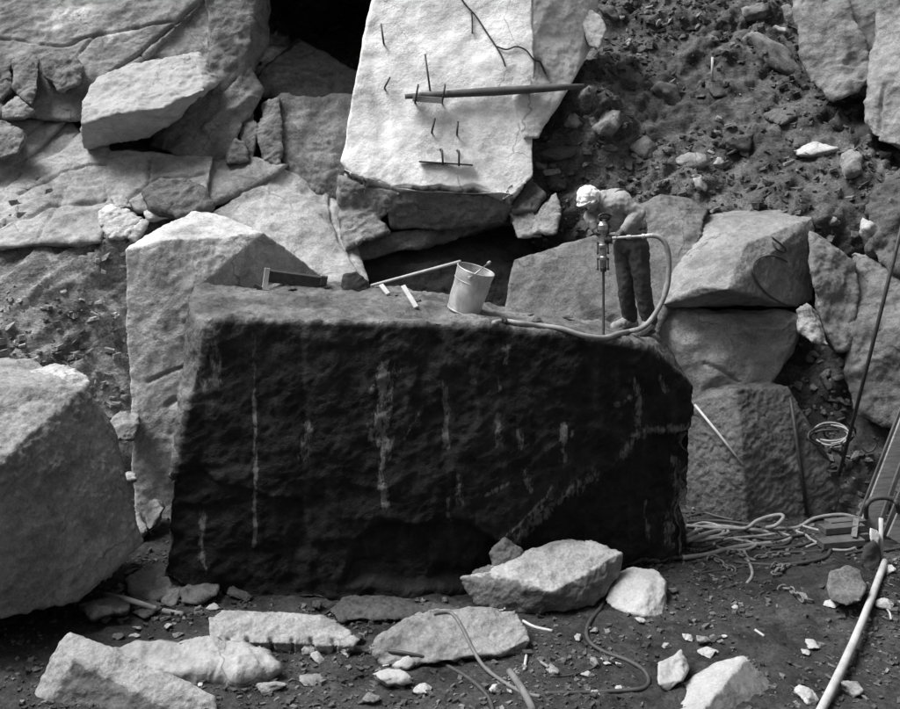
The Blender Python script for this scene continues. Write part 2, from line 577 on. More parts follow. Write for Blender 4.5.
f1_ = cells(rot * np.array([1.5, 2.0, 2.6]) + .5 * fbm(rot * 2, 2, 71)[:, None], 72); f2_ = cells(rot * np.array([4.2, 5, 6.5]) + .5 * fbm(rot * 5, 2, 73)[:, None], 74); f3_ = cells(co * 11 + .4 * fbm(co * 9, 2, 75)[:, None], 76)
saw = rot[:, 2] * 1.15 + .5 * fbm(rot * np.array([.5, .8, .9]), 3, 81); saw = saw - np.floor(saw)
saw2 = rot[:, 2] * 3.6 + .9 * fbm(rot * np.array([.9, 1, 1.4]), 3, 82); saw2 = saw2 - np.floor(saw2)
dy = dy + .20 * saw * sstep(-.15, .15, gnoise(rot * np.array([.5, .7, .7]), 83)) + .07 * saw2 * sstep(-.1, .2, gnoise(rot * np.array([.8, .9, 1.2]), 84)) - .08
lf_ = .25 + .75 * sstep(-3.4, -2.2, co[:, 0])
dy = dy * (.5 + .5 * lf_) + lf_ * (.10 - .16 * f1_ - .09 * f2_ * sstep(-.2, .15, gnoise(co * 1.1, 77)) - .045 * f3_)
co[:, 1] -= dy * .8
co[:, 2] += dy * .5
me = np_mesh('hillside', co, grid_faces(len(xs), len(zs)))
set_tone(me, 1.0 + 1.5 * sstep(-3.2, -4.2, co[:, 0]) * sstep(3.6, 3.0, co[:, 2]) + .35 * np.maximum(0, fbm(q * 1.3, 3, 68)) * 2)
hill = link('hillside', me, 'dirt'); hill['kind'] = 'structure'

# unseen pit wall behind the photographer, added to cut frontal sky light
aa = np.linspace(math.radians(150), math.radians(390), 90); hh = np.linspace(-.5, 13, 16)
AA, HH = np.meshgrid(aa, hh)
rr = 17 + .55 * HH.ravel() + 1.6 * fbm(np.stack([np.cos(AA.ravel()) * 3, np.sin(AA.ravel()) * 3, HH.ravel() * .4], 1), 3, 5)
co = np.stack([np.cos(AA.ravel()) * rr * 1.25, 8 + np.sin(AA.ravel()) * rr, HH.ravel()], 1)
me = np_mesh('hillside', co, grid_faces(90, 16))
set_tone(me, np.full(len(co), 2.2))
rim = link('hillside', me, 'dirt'); rim['kind'] = 'structure'


# ------------------------------------------------------------------ bedrock of the back wall
def cliff(name, *a, **k):
    return rock(name, '', '', *a, kind='structure', **k)

def upper(pts, off=0.0):
    return [(x, y, 16.0 + (110 - y) * .009 + (x - 60) * .0012 + off) for x, y in pts]
cliff('cliff', [upper([(-60, -40), (225, -40), (206, -1), (140, 54), (92, 88), (85, 118), (-60, 118)]), upper([(244, -40), (207, -2), (141, 55), (93, 89), (110, 118), (215, 98), (242, 60)], .14)],
      .03, 'bed', 'light_granite', back=1.5, tone=.62, grooves=[([(92, 88), (140, 54), (206, -1)], 1.3, .07), ([(0, 40), (60, 44), (120, 30), (190, 20)], 1.2, .04), ([(140, 54), (160, 80), (150, 110)], 1.2, .05), ([(60, 90), (70, 60), (95, 36)], 1.2, .05)],
      paints=[([(28, 22), (34, 8), (60, -2), (92, 2), (101, 12), (80, 24), (55, 31)], -13, 1.4, 0), ([(95, 40), (108, 28), (128, 24), (138, 34), (128, 44), (105, 46)], -10, 1.3, 0),
              ([(0, -5), (25, -5), (20, 20), (0, 25)], -12, .5, 0)])
cliff('cliff', [(213, -40, 16.9), (265, -40, 16.9), (213, 0, 16.6), (258, 0, 16.4), (268, 40, 16.6), (250, 60, 16.4), (238, 100, 16.1), (212, 95, 16.0), (215, 40, 16.3)],
      .03, 'craggy', 'grey_granite', back=1.2, tone=.75, scale=.55, paints=[([(217, 30), (232, 32), (240, 48), (228, 62), (220, 50)], -4, .35, 0)])
cliff('cliff', [(150, 148, 15.9), (160, 105, 16.1), (215, 88, 16.2), (250, 60, 16.3), (262, 90, 16.2), (240, 130, 15.9), (226, 160, 15.6), (190, 165, 15.5)],
      .035, 'rough', 'grey_granite', back=1.0, tone=.85, grooves=[([(205, 128), (225, 110), (248, 97)], 3, -.06)])
cliff('cliff', [(248, 95, 17.0), (262, 70, 17.3), (300, 40, 18), (325, 70, 17.9), (372, 85, 17.5), (366, 100, 17.0), (285, 96, 16.9)], .035, 'rough', 'grey_granite', back=1.5, tone=1.25)
cliff('cliff', [[(240, -25, 15.9), (390, -25, 15.7), (250, -8, 19), (400, -8, 19), (240, -70, 16), (390, -70, 15.8), (240, -60, 23), (400, -60, 23), (250, -30, 22), (400, -30, 22)]], .06, 'craggy', 'dark_granite', scale=.6)  # overhang out of view, added to block sky light over the cave
rock('boulder', 'dark rough upright rock mass left of the pale slab', 'boulder',
     [(262, 120, 16.4), (282, 96, 16.3), (362, 100, 16.3), (345, 132, 16.0), (338, 200, 15.6), (322, 195, 15.5), (285, 168, 15.6), (282, 130, 16.0)],
     .03, 'rough', 'dark_granite', back=1.5, tone=1.7, paints=[([(302, 168), (312, 140), (322, 128)], 5, 1.8, 0)])
def leaning(pts, off=0.0):                      # points on the leaning bedrock plane, off = how far a bed stands back
    return [(x, y, 13.95 + (246 - y) * .0165 + off) for x, y in pts]
cliff('cliff', [leaning([(-60, 250), (0, 246), (70, 232), (100, 242), (108, 214), (100, 188), (60, 193), (0, 217), (-60, 235)], -.05),
                leaning([(-60, 236), (0, 216), (60, 192), (102, 186), (108, 152), (84, 132), (50, 161), (0, 206), (-60, 250)], .06),
                leaning([(-60, 240), (0, 204), (50, 160), (80, 130), (66, 120), (40, 146), (0, 179), (-60, 215)], .20),
                leaning([(-60, 214), (0, 178), (40, 145), (66, 121), (30, 110), (-60, 150)], .04),
                leaning([(100, 210), (104, 186), (108, 152), (215, 158), (205, 202), (150, 212)], .02)],
      .027, 'bed', 'light_granite', back=1.0, tone=.80, shrink=.97, grooves=[([(0, 228), (50, 208), (104, 200)], 1.3, .05), ([(40, 238), (60, 205), (66, 190)], 1.2, .04), ([(20, 196), (70, 170), (104, 164)], 1.2, .05), ([(120, 206), (150, 182), (205, 172)], 1.2, .05), ([(150, 160), (146, 190), (160, 208)], 1.2, .05), ([(0, 160), (30, 132), (50, 118)], 1.2, .04)])
cliff('cliff', [(90, 165, 15.5), (250, 158, 15.6), (290, 165, 15.5), (210, 195, 15.0), (200, 215, 14.8), (150, 210, 14.8), (100, 205, 14.9)], .035, 'rough', 'light_granite', back=1.0, tone=.62)
rock('rock_slab', 'smooth light grey sloping rock slab curving down behind the pole and bucket', 'rock slab',
     [(205, 212, 14.7), (262, 180, 15.4), (283, 168, 15.6), (325, 196, 15.6), (340, 205, 15.6), (352, 262, 14.6), (372, 292, 14.1), (330, 300, 13.9), (230, 290, 13.8), (200, 250, 14.2)],
     .03, 'smooth', 'light_granite', back=.8, tone=.9, grooves=[([(327, 200), (338, 240), (372, 290)], 1.3, .05), ([(262, 208), (272, 185)], 1.2, -.02)])
rock('boulder', 'pale topped boulder jutting out from the cliff over a dark hollow', 'boulder',
     [[(83, 126, 15.0), (84, 100, 15.3), (98, 80, 15.8), (135, 64, 16.0), (200, 53, 16.2), (218, 80, 15.9), (203, 91, 15.4), (165, 108, 15.0), (118, 113, 14.85), (86, 146, 15.35), (150, 138, 15.5)]],
     .025, 'fine', 'pale_granite', back=.6, tone=.6)
# dark broken rocks of the back wall, left
CLEFT = ['rounded dark rock with a sharp rim wedged in the cliff cleft', 'tall narrow dark rock wedged upright in the cliff cleft', 'darkest rock wedged in the cliff cleft beside the tall narrow one', 'small squat rock wedged at the bottom of the cliff cleft']
for pts, tn in (([(40, 58, 16.0), (52, 53, 16.1), (76, 57, 16.0), (83, 68, 15.9), (78, 84, 15.8), (60, 90, 15.8), (45, 78, 15.8)], .8),
                ([(12, 60, 16.1), (32, 53, 16.1), (38, 64, 16.0), (36, 90, 15.8), (30, 104, 15.7), (15, 88, 15.8)], .85),
                ([(-10, 70, 16.0), (10, 66, 16.1), (14, 90, 15.9), (0, 100, 15.8)], .6),
                ([(5, 108, 15.6), (18, 98, 15.7), (32, 112, 15.6), (24, 118, 15.5), (5, 118, 15.5)], .9)):
    rock('boulder', CLEFT.pop(0), 'boulder', pts, .02, 'small', 'grey_granite', back=.5, tone=tn, group='rocks wedged in the cliff cleft')
rock('boulder', 'dark pointed rock at the foot of the jointed pale bedrock', 'boulder', [(-12, 120, 15.2), (5, 122, 15.2), (24, 136, 15.0), (18, 152, 14.9), (2, 158, 14.9), (-12, 158, 15)], .025, 'small', 'grey_granite', back=.5, tone=.85)
for pts, tn, lab in (([(238, 118, 16.1), (252, 114, 16.1), (257, 130, 15.8), (254, 158, 15.6), (246, 160, 15.6)], .9, 'narrow upright rock sliver leaning beside the dark rock mass'),
                ([(262, 106, 16.2), (280, 98, 16.1), (281, 150, 15.6), (279, 166, 15.5), (264, 160, 15.5), (259, 140, 15.7)], 1.0, 'rounded upright boulder pressed against the dark rock mass'),
                ([(228, 156, 15.6), (236, 140, 15.6), (245, 142, 15.6), (246, 160, 15.5), (228, 164, 15.4)], 1.3, 'small pale wedge of rock under the leaning sliver')):
    rock('boulder', lab, 'boulder', pts, .02, 'small', 'grey_granite', back=.5, tone=tn * .75)
rock('boulder', 'dark oval hollowed boulder lying on the pale bedrock ledge', 'boulder', [(144, 192, 14.6), (160, 179, 14.75), (185, 179, 14.75), (205, 192, 14.65), (208, 208, 14.5), (180, 217, 14.35), (152, 208, 14.4)], .022, 'craggy', 'dark_granite', back=.4, tone=1.0, scale=.6)
LEDGE = ['pale flat stone on top of the pile beside the dark oval boulder', 'long grey stone underneath the pale flat one on the ledge', 'pale slanting stone at the low end of the ledge pile', 'dull small stone behind the ledge pile', 'pale sliver of stone under the left end of the dark oval boulder', 'pale sliver of stone under the right end of the dark oval boulder']
for pts, tn in (([(100, 212, 14.3), (118, 206, 14.5), (130, 214, 14.4), (112, 226, 14.2), (102, 225, 14.2)], 1.3), ([(104, 226, 14.2), (130, 214, 14.3), (142, 220, 14.2), (122, 238, 14.0), (108, 238, 14.0)], 1.0),
                ([(124, 236, 14.0), (136, 222, 14.2), (148, 222, 14.2), (136, 242, 14.0)], 1.2), ([(110, 198, 14.6), (122, 196, 14.6), (132, 206, 14.5), (118, 208, 14.4)], .9), ([(146, 212, 14.5), (166, 208, 14.6), (170, 216, 14.5), (150, 220, 14.4)], 1.2),
                ([(178, 214, 14.6), (200, 208, 14.7), (204, 216, 14.6), (186, 222, 14.5)], 1.1)):
    rock('stone', LEDGE.pop(0), 'stone', pts, .018, 'small', 'light_granite', back=.3, tone=tn, group='broken stones on the ledge')

# the pale slab with the hollow underneath
rock('rock_slab', 'tall pale smooth granite slab with iron pins standing above a dark hollow', 'rock slab',
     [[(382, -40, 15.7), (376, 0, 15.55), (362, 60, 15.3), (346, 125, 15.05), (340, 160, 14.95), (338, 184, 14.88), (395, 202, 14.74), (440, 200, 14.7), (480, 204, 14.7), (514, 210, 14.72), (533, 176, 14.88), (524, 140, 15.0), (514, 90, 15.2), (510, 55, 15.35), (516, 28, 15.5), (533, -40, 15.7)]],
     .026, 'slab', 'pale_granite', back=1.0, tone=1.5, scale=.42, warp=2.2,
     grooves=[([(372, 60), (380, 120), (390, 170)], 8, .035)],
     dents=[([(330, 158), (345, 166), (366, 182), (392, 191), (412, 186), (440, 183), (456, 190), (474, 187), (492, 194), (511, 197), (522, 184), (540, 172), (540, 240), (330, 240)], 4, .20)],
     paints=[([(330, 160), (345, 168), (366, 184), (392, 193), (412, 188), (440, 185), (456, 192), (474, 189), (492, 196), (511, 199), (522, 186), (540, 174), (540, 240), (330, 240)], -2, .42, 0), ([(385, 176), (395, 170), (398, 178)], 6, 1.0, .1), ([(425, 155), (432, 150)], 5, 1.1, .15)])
rock('boulder', 'grey faceted rock foot jutting below the left corner of the pale slab', 'boulder',
     [[(339, 178, 14.95), (360, 184, 14.85), (400, 194, 14.8), (388, 206, 14.9), (376, 225, 14.9), (342, 235, 15.0), (340, 200, 14.95)], [(342, 205, 15.0), (366, 205, 14.9), (388, 232, 14.7), (345, 250, 14.6), (342, 236, 14.8)]],
     .022, 'fine', 'grey_granite', back=1.0, tone=1.0)
rock('boulder', 'dark rock lip hanging under the pale slab above the hollow', 'boulder',
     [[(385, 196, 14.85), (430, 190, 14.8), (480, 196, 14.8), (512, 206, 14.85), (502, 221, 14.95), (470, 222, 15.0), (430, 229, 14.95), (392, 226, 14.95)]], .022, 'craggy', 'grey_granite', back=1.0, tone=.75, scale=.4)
rock('rock_slab', 'long thin rock ledge crossing the dark hollow', 'rock slab',
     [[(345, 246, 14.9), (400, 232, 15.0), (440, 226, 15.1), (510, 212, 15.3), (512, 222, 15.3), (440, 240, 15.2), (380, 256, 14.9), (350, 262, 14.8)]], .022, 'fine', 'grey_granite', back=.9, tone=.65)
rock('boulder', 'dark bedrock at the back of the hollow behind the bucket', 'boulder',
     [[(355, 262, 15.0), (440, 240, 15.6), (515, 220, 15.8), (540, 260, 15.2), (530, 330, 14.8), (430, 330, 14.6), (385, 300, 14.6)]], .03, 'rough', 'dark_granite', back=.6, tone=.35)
# second pale slab to the right
rock('rock_slab', 'second pale slab leaning right of the pinned slab, half buried in dirt', 'rock slab',
     [[(534, -40, 15.73), (600, -40, 16.43), (580, 4, 16.13), (592, 44, 16.03), (572, 66, 15.63), (574, 78, 15.53), (552, 100, 15.33), (537, 136, 15.03), (524, 138, 14.98), (514, 95, 15.18), (512, 54, 15.33), (517, 28, 15.43)]],
     .026, 'slab', 'pale_granite', back=1.0, tone=1.0, grooves=[([(512, 50), (520, 56), (540, 60), (552, 84)], 2, .06)], paints=[([(514, 50), (530, 52), (552, 70), (550, 82), (522, 70)], -4, .45, .1)])
rock('boulder', 'pale split boulder at the top of the dirt slope beside the second slab', 'boulder', [(574, 8, 16.0), (584, 3, 16.1), (600, 16, 16.0), (606, 30, 15.9), (598, 48, 15.7), (590, 46, 15.8), (582, 26, 15.9)], .02, 'small', 'pale_granite', back=.5, tone=.75, scale=.45)
# rocks at the right foot of the slab, behind the worker
for pts, tn, lab in (([(510, 212, 14.9), (528, 206, 14.9), (533, 222, 14.8), (540, 236, 14.6), (518, 238, 14.6)], 1.0, 'grey cracked rock beneath the right corner of the pale slab'),
                     ([(532, 214, 14.8), (556, 194, 14.8), (560, 215, 14.6), (555, 232, 14.5), (534, 232, 14.6)], 1.15, 'light grey angular rock in front of the dirt beside the worker'),
                     ([(509, 200, 15.0), (530, 178, 15.1), (545, 196, 14.9), (534, 210, 14.8), (514, 212, 14.8)], .55, 'dark rock chunk at the lower right corner of the pale slab')):
    rock('boulder', lab, 'boulder', pts, .02, 'small', 'grey_granite', back=.5, tone=tn)
rock('boulder', 'broad smooth grey boulder behind the worker and his drill', 'boulder',
     [[(515, 262, 13.9), (560, 248, 14.0), (600, 236, 14.1), (640, 225, 14.2), (680, 250, 13.9), (672, 300, 13.4), (655, 340, 13.1), (600, 350, 13.2), (505, 330, 13.5), (506, 312, 13.6)]], .028, 'smooth', 'grey_granite', back=1.0, tone=.65)
rock('boulder', 'grey flat topped boulder resting on the slope right of the worker', 'boulder',
     [[(640, 205, 14.4), (660, 196, 14.6), (690, 200, 14.6), (708, 210, 14.4), (700, 235, 14.0), (682, 270, 13.7), (660, 285, 13.7), (645, 250, 14.0)]], .025, 'fine', 'grey_granite', back=.9, tone=.65)

# right hand cliff
cliff('cliff', [[(797, -40, 16.2), (834, -40, 15.9), (834, 0, 15.8), (852, 35, 15.5), (872, 70, 15.2), (858, 92, 15.1), (846, 96, 15.1), (830, 99, 15.2), (812, 80, 15.4), (803, 58, 15.6), (798, 0, 16.1)]],
      .03, 'rough', 'light_granite', back=1.0, tone=.58)
cliff('cliff', [[(834, -40, 16.0), (885, -40, 15.9), (888, 30, 15.7), (893, 75, 15.4), (872, 70, 15.4), (852, 35, 15.6), (834, 0, 15.9)]], .03, 'smooth', 'light_granite', back=.9, tone=.6)
cliff('cliff', [[(884, -40, 15.5), (960, -40, 14.8), (960, 170, 14.0), (900, 145, 14.4), (881, 140, 14.6), (867, 120, 14.8), (868, 92, 15.0), (893, 72, 15.1)]], .03, 'rough', 'light_granite', back=1.0, tone=.65, grooves=[([(885, 92), (884, 110), (880, 138)], 2, .06)])
cliff('cliff', [[(875, 190, 14.0), (960, 130, 13.9), (960, 260, 13.2), (900, 270, 13.3), (872, 250, 13.5)]], .03, 'craggy', 'dark_granite', back=.8, tone=.9)

# boulders right of the block
rock('boulder', 'large split boulder with pale sloping top over a dark undercut, right of the worker', 'boulder',
     [[(663, 303, 13.2), (681, 281, 13.25), (712, 240, 13.75), (736, 218, 14.15), (780, 211, 14.35), (812, 218, 13.95), (745, 244, 13.2), (813, 262, 14.0), (812, 300, 13.8), (797, 306, 13.5), (760, 297, 13.0), (727, 289, 12.65), (700, 287, 12.85), (672, 305, 13.25),
       Vector((2.9, 14.9, 2.62)), Vector((5.0, 14.9, 2.62)), Vector((3.1, 15.2, 3.3)), Vector((4.9, 15.2, 3.4))]], .018, 'fine', 'light_granite', tone=.62, scale=.5)
rock('boulder', 'pale smooth rock under the overhang of the split boulder', 'boulder',
     [[(650, 330, 13.4), (668, 308, 13.5), (700, 318, 13.2), (745, 329, 13.1), (785, 328, 13.2), (805, 314, 13.5), (792, 350, 13.25), (770, 385, 13.2), (740, 400, 13.2), (690, 410, 13.2), (655, 400, 13.3)]], .026, 'smooth', 'light_granite', back=.8, tone=.85,
     grooves=[([(705, 362), (720, 370), (736, 382)], 1.5, .04)])
rock('boulder', 'rough dark boulder with lighter left facet standing on the floor behind the hoses', 'boulder',
     [[(690, 404, 13.05), (700, 394, 13.15), (728, 384, 13.20), (737, 389, 12.75), (770, 383, 13.05), (787, 388, 12.95), (803, 422, 12.85), (820, 456, 12.80), (850, 500, 12.75), (852, 530, 12.75), (748, 530, 12.45), (742, 440, 12.55), (688, 530, 12.95)]],
     .017, 'split', 'grey_granite', back=.8, tone=.55, scale=.45, warp=.8)
rock('boulder', 'tall fractured grey rock face behind the leaning cable', 'boulder',
     [[(812, 232, 13.5), (822, 244, 13.4), (855, 262, 13.4), (858, 300, 13.2), (848, 350, 12.95), (838, 352, 12.9), (815, 300, 13.1), (812, 268, 13.2)]], .024, 'fine', 'light_granite', back=.7, tone=.5)
rock('boulder', 'broad grey layered rock at the foot of the right hand cliff', 'boulder',
     [[(856, 258, 13.6), (880, 268, 13.5), (900, 285, 13.2), (960, 300, 12.9), (960, 440, 12.6), (900, 430, 12.7), (858, 415, 12.8), (845, 380, 12.9), (850, 330, 13.1)]], .026, 'rough', 'light_granite', back=.7, tone=.42)
rock('boulder', 'pale topped ledge rock between the split boulder and the right hand cliff', 'boulder', [(855, 256, 13.7), (870, 250, 14.0), (896, 280, 13.7), (896, 296, 13.4), (878, 290, 13.3), (862, 276, 13.4)], .022, 'fine', 'light_granite', back=.4, tone=.8)
rock('stone', 'pale pointed rock flake standing beside the overhang of the split boulder', 'stone', [(798, 312, 12.8), (806, 304, 12.9), (812, 310, 12.8), (824, 334, 12.7), (826, 345, 12.6), (812, 340, 12.6), (800, 330, 12.7)], .016, 'small', 'light_granite', back=.3, tone=.9)

# ------------------------------------------------------------------ the blocks of the foreground
block = rock('granite_block', 'huge black stained granite block with white streaks that the worker stands on', 'granite block',
     [[(208, 318, 10.45), (490, 324, 10.55), (600, 338, 10.8), (648, 346, 11.0), (688, 382, 11.3), (690, 430, 11.3), (686, 568, 11.25), (560, 590, 10.75), (420, 600, 10.55), (230, 598, 10.55), (165, 578, 10.55), (172, 480, 10.5), (190, 395, 10.5),
       (191, 312, 10.8), (195, 289, 12.2), (345, 284, 12.45), (400, 291, 12.45), (510, 314, 12.2), (600, 326, 12.0), (655, 336, 11.8),
       (180, 590, 11.6), (340, 540, 12.4), (600, 535, 12.2), (686, 545, 11.9)]],
     .0225, 'block', 'block_granite',
     dents=[([(345, 585), (350, 545), (385, 518), (470, 520), (505, 545), (500, 590)], 8, .13), ([(160, 480), (200, 470), (300, 500), (330, 600), (160, 600)], 5, .05), ([(430, 330), (470, 360), (480, 420), (440, 470), (410, 400)], 5, .035), ([(500, 560), (545, 512), (600, 480), (640, 438), (690, 428), (690, 575), (520, 600)], 3, .13)],
     grooves=[([(258, 330), (262, 420)], 3, .012), ([(300, 340), (306, 420), (322, 470)], 3, .02), ([(170, 470), (250, 462)], 3, .02)], smooth=0)
# stains of the block: black weathered front, pale runs and veins
me = block.data
co = get_co(me) + np.array(block.location); no = get_no(me)
px, py = proj(co)
edge = np.interp(px, [150, 190, 208, 490, 600, 650, 690, 720], [330, 300, 319, 326, 339, 347, 384, 420])
q2 = np.stack([px, py, px * 0], 1)
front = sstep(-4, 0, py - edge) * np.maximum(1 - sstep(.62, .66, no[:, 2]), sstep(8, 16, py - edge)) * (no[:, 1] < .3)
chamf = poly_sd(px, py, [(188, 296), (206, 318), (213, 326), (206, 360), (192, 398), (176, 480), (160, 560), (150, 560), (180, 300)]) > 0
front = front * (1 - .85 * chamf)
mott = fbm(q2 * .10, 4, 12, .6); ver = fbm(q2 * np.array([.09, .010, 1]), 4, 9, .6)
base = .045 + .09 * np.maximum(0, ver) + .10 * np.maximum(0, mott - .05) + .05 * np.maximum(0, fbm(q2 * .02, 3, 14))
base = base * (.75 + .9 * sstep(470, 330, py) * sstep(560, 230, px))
jit = fbm(q2 * np.array([.10, .05, 1]), 4, 31)
run = np.zeros(len(co))
for pts, wd, val, bk in [
    ([(254, 332), (254.5, 400)], 1.3, .45, .16), ([(254.5, 400), (255, 545)], 1.7, .8, .22), ([(384, 368), (383, 400), (378, 436), (383, 443)], 8, .55, .32), ([(386, 444), (383, 470), (384, 503)], 4, .6, .2),
    ([(444, 382), (446, 410), (446, 446)], 3.2, .6, .2), ([(506, 348), (506, 362)], 3.5, .5, .25), ([(498, 376), (500, 390)], 2, .35, .2), ([(497, 416), (499, 446)], 3, .45, .1), ([(520, 432), (520, 445)], 5, .38, .15),
    ([(563, 426), (563, 442)], 3, .95, .4), ([(564, 450), (565, 460)], 3, .35, .2), ([(573, 430), (573, 435)], 1.6, .6, .3), ([(214, 335), (217, 360), (215, 382)], 6, .4, .12), ([(200, 375), (206, 388)], 5, .4, .12),
    ([(308, 424), (306, 455)], 6, .38, .05), ([(202, 515), (203, 570)], 4, .25, .15), ([(634, 380), (640, 398), (638, 424)], 3.2, .4, .22), ([(618, 404), (632, 396)], 3, .38, .3), ([(660, 378), (666, 390)], 4, .25, .25),
    ([(512, 545), (540, 516), (575, 488), (597, 474)], 6, .30, .4), ([(500, 540), (520, 524), (545, 498), (552, 486)], 1.5, .4, .35), ([(624, 455), (636, 436), (646, 430), (664, 430), (690, 427)], 4.5, .36, .3), ([(676, 460), (678, 500), (668, 540)], 7, .22, .3),
    ([(458, 478), (461, 502)], 4, .3, .1), ([(486, 496), (510, 482)], 2, .3, .2), ([(404, 440), (420, 410)], 1.2, .4, .2), ([(527, 470), (530, 490)], 4, .25, .1), ([(448, 500), (450, 520)], 3, .22, .1), ([(645, 500), (648, 540)], 2, .25, .1)]:
    m = np.exp(-(seg_dist(px + jit * wd * 1.6, py, pts) / (wd * 1.5)) ** 2)
    run = np.maximum(run, m * min(1.0, .45 + val * .6))
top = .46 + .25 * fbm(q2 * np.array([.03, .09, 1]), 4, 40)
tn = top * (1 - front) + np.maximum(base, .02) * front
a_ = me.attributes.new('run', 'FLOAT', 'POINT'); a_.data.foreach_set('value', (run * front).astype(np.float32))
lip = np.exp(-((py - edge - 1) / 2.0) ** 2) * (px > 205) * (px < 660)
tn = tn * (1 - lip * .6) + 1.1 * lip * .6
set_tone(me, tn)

rock('granite_block', 'upright pale granite block with white sloping top behind the black block', 'granite block',
     [[(126, 250, 12.6), (160, 242, 12.55), (193, 289, 12.5), (165, 225, 13.2), (195, 212, 13.9), (225, 217, 13.8), (263, 233, 13.4), (200, 292, 12.6), (345, 294, 14.6), (318, 274, 14.15), (134, 330, 12.6), (138, 400, 12.6), (136, 545, 12.65), (192, 545, 12.55), (200, 540, 12.65), (345, 500, 14.5)]],
     .023, 'fine', 'light_granite', back=.5, tone=1.25, scale=.5, grooves=[([(149, 383), (182, 366)], 1.2, .05), ([(168, 405), (176, 400)], 2, .06)])
rock('boulder', 'big boulder with pale flat top and rough grey front left of the blocks', 'boulder',
     [[(-60, 392, 9.9), (-60, 386, 10.6), (20, 382, 10.9), (81, 389, 10.4), (0, 462, 9.4), (-60, 520, 9.0), (-60, 610, 9.2), (0, 616, 9.35), (40, 606, 9.55), (75, 600, 9.8), (112, 572, 10.2), (139, 541, 10.5), (124, 480, 10.5), (103, 424, 10.5),
       Vector((-5.6, 10.4, .36)), Vector((-4.2, 11.4, .30)), Vector((-3.4, 11.2, .4)), Vector((-5.6, 11.6, .3)), Vector((-5.8, 11.4, 2.1)), Vector((-4.4, 11.4, 2.1)), Vector((-3.5, 11.3, 1.4))]],
     .020, 'split', 'light_granite', tone=.70, scale=.6, warp=.8)
rock('stone', 'pale pointed stone perched on top of the big left boulder', 'stone', [(17, 389, 10.6), (26, 376, 10.8), (50, 367, 10.9), (68, 369, 10.9), (88, 381, 10.7), (80, 392, 10.4), (40, 396, 10.4)], .016, 'small', 'light_granite', back=.3, tone=1.05)
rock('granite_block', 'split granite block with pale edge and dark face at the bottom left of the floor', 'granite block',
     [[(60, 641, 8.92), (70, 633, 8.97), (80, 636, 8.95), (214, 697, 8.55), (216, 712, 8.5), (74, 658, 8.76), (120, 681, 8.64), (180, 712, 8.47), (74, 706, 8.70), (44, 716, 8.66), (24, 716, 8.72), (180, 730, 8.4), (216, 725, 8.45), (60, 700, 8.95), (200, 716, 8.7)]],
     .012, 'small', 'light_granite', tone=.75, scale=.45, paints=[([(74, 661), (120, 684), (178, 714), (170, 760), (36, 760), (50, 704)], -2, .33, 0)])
rock('stone', 'flat jagged pale rock plate lying behind the split block', 'stone',
     [[(108, 654, 9.22), (140, 644, 9.38), (240, 642, 9.38), (268, 654, 9.2), (279, 668, 9.02), (252, 678, 8.93), (205, 670, 8.95), (150, 674, 8.95), (120, 664, 9.05), (165, 690, 9.0), (250, 690, 9.0), (130, 678, 9.1)]], .012, 'craggy', 'pale_granite', tone=.55, scale=.55)
rock('granite_block', 'long pale granite offcut with a row of drill notches along its edge', 'granite block',
     [[(208, 619, 9.62), (222, 612, 9.78), (300, 615, 9.78), (322, 616, 9.76), (345, 628, 9.62), (359, 640, 9.5), (354, 646, 9.46), (209, 640, 9.45), (214, 652, 9.52), (350, 655, 9.5)]], .0105, 'small', 'light_granite', tone=.82, scale=.5,
     grooves=[([(228 + 21 * i, 639), (228 + 21 * i, 652)], 2, .05) for i in range(6)])
rock('boulder', 'pale rough boulder with a hose draped over it on the floor', 'boulder',
     [[(367, 652, 9.32), (395, 630, 9.5), (424, 613, 9.72), (470, 610, 9.78), (515, 611, 9.76), (524, 624, 9.6), (529, 641, 9.42), (497, 655, 9.27), (440, 662, 9.22), (380, 664, 9.27), (520, 656, 9.4)]], .0125, 'rough', 'light_granite', tone=.64, scale=.8)
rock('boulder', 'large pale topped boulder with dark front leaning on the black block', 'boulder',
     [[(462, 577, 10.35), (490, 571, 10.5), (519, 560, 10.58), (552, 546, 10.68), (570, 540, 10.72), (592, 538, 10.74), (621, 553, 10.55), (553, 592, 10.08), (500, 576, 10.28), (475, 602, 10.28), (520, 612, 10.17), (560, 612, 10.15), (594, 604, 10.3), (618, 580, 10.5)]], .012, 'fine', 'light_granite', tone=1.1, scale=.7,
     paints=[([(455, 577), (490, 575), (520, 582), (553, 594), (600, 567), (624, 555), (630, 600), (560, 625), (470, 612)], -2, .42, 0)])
rock('stone', 'dark pointed stone on the shoulder of the large pale topped boulder', 'stone', [(489, 556, 10.52), (504, 540, 10.6), (521, 551, 10.58), (518, 562, 10.5), (494, 568, 10.45)], .012, 'small', 'grey_granite', back=.15, tone=.7)
rock('stone', 'small grey stone wedged below the dark pointed stone', 'stone', [(474, 573, 10.42), (488, 564, 10.48), (503, 564, 10.48), (502, 576, 10.38), (480, 580, 10.38)], .012, 'small', 'grey_granite', back=.12, tone=.8)
rock('boulder', 'pale squarish rock beside the right end of the large pale topped boulder', 'boulder',
     [[(606, 600, 10.38), (622, 578, 10.55), (632, 566, 10.66), (655, 568, 10.64), (666, 584, 10.45), (662, 600, 10.3), (646, 616, 10.12), (634, 613, 10.14), (612, 606, 10.3), (650, 585, 10.38), Vector((1.62, 10.5, -.05)), Vector((2.1, 10.5, -.05)), Vector((1.75, 10.15, -.05)), Vector((2.0, 10.2, -.05)), Vector((1.6, 10.65, .12)), Vector((2.1, 10.8, .1))]], .012, 'small', 'pale_granite', tone=.72, scale=.5, sharp=False)
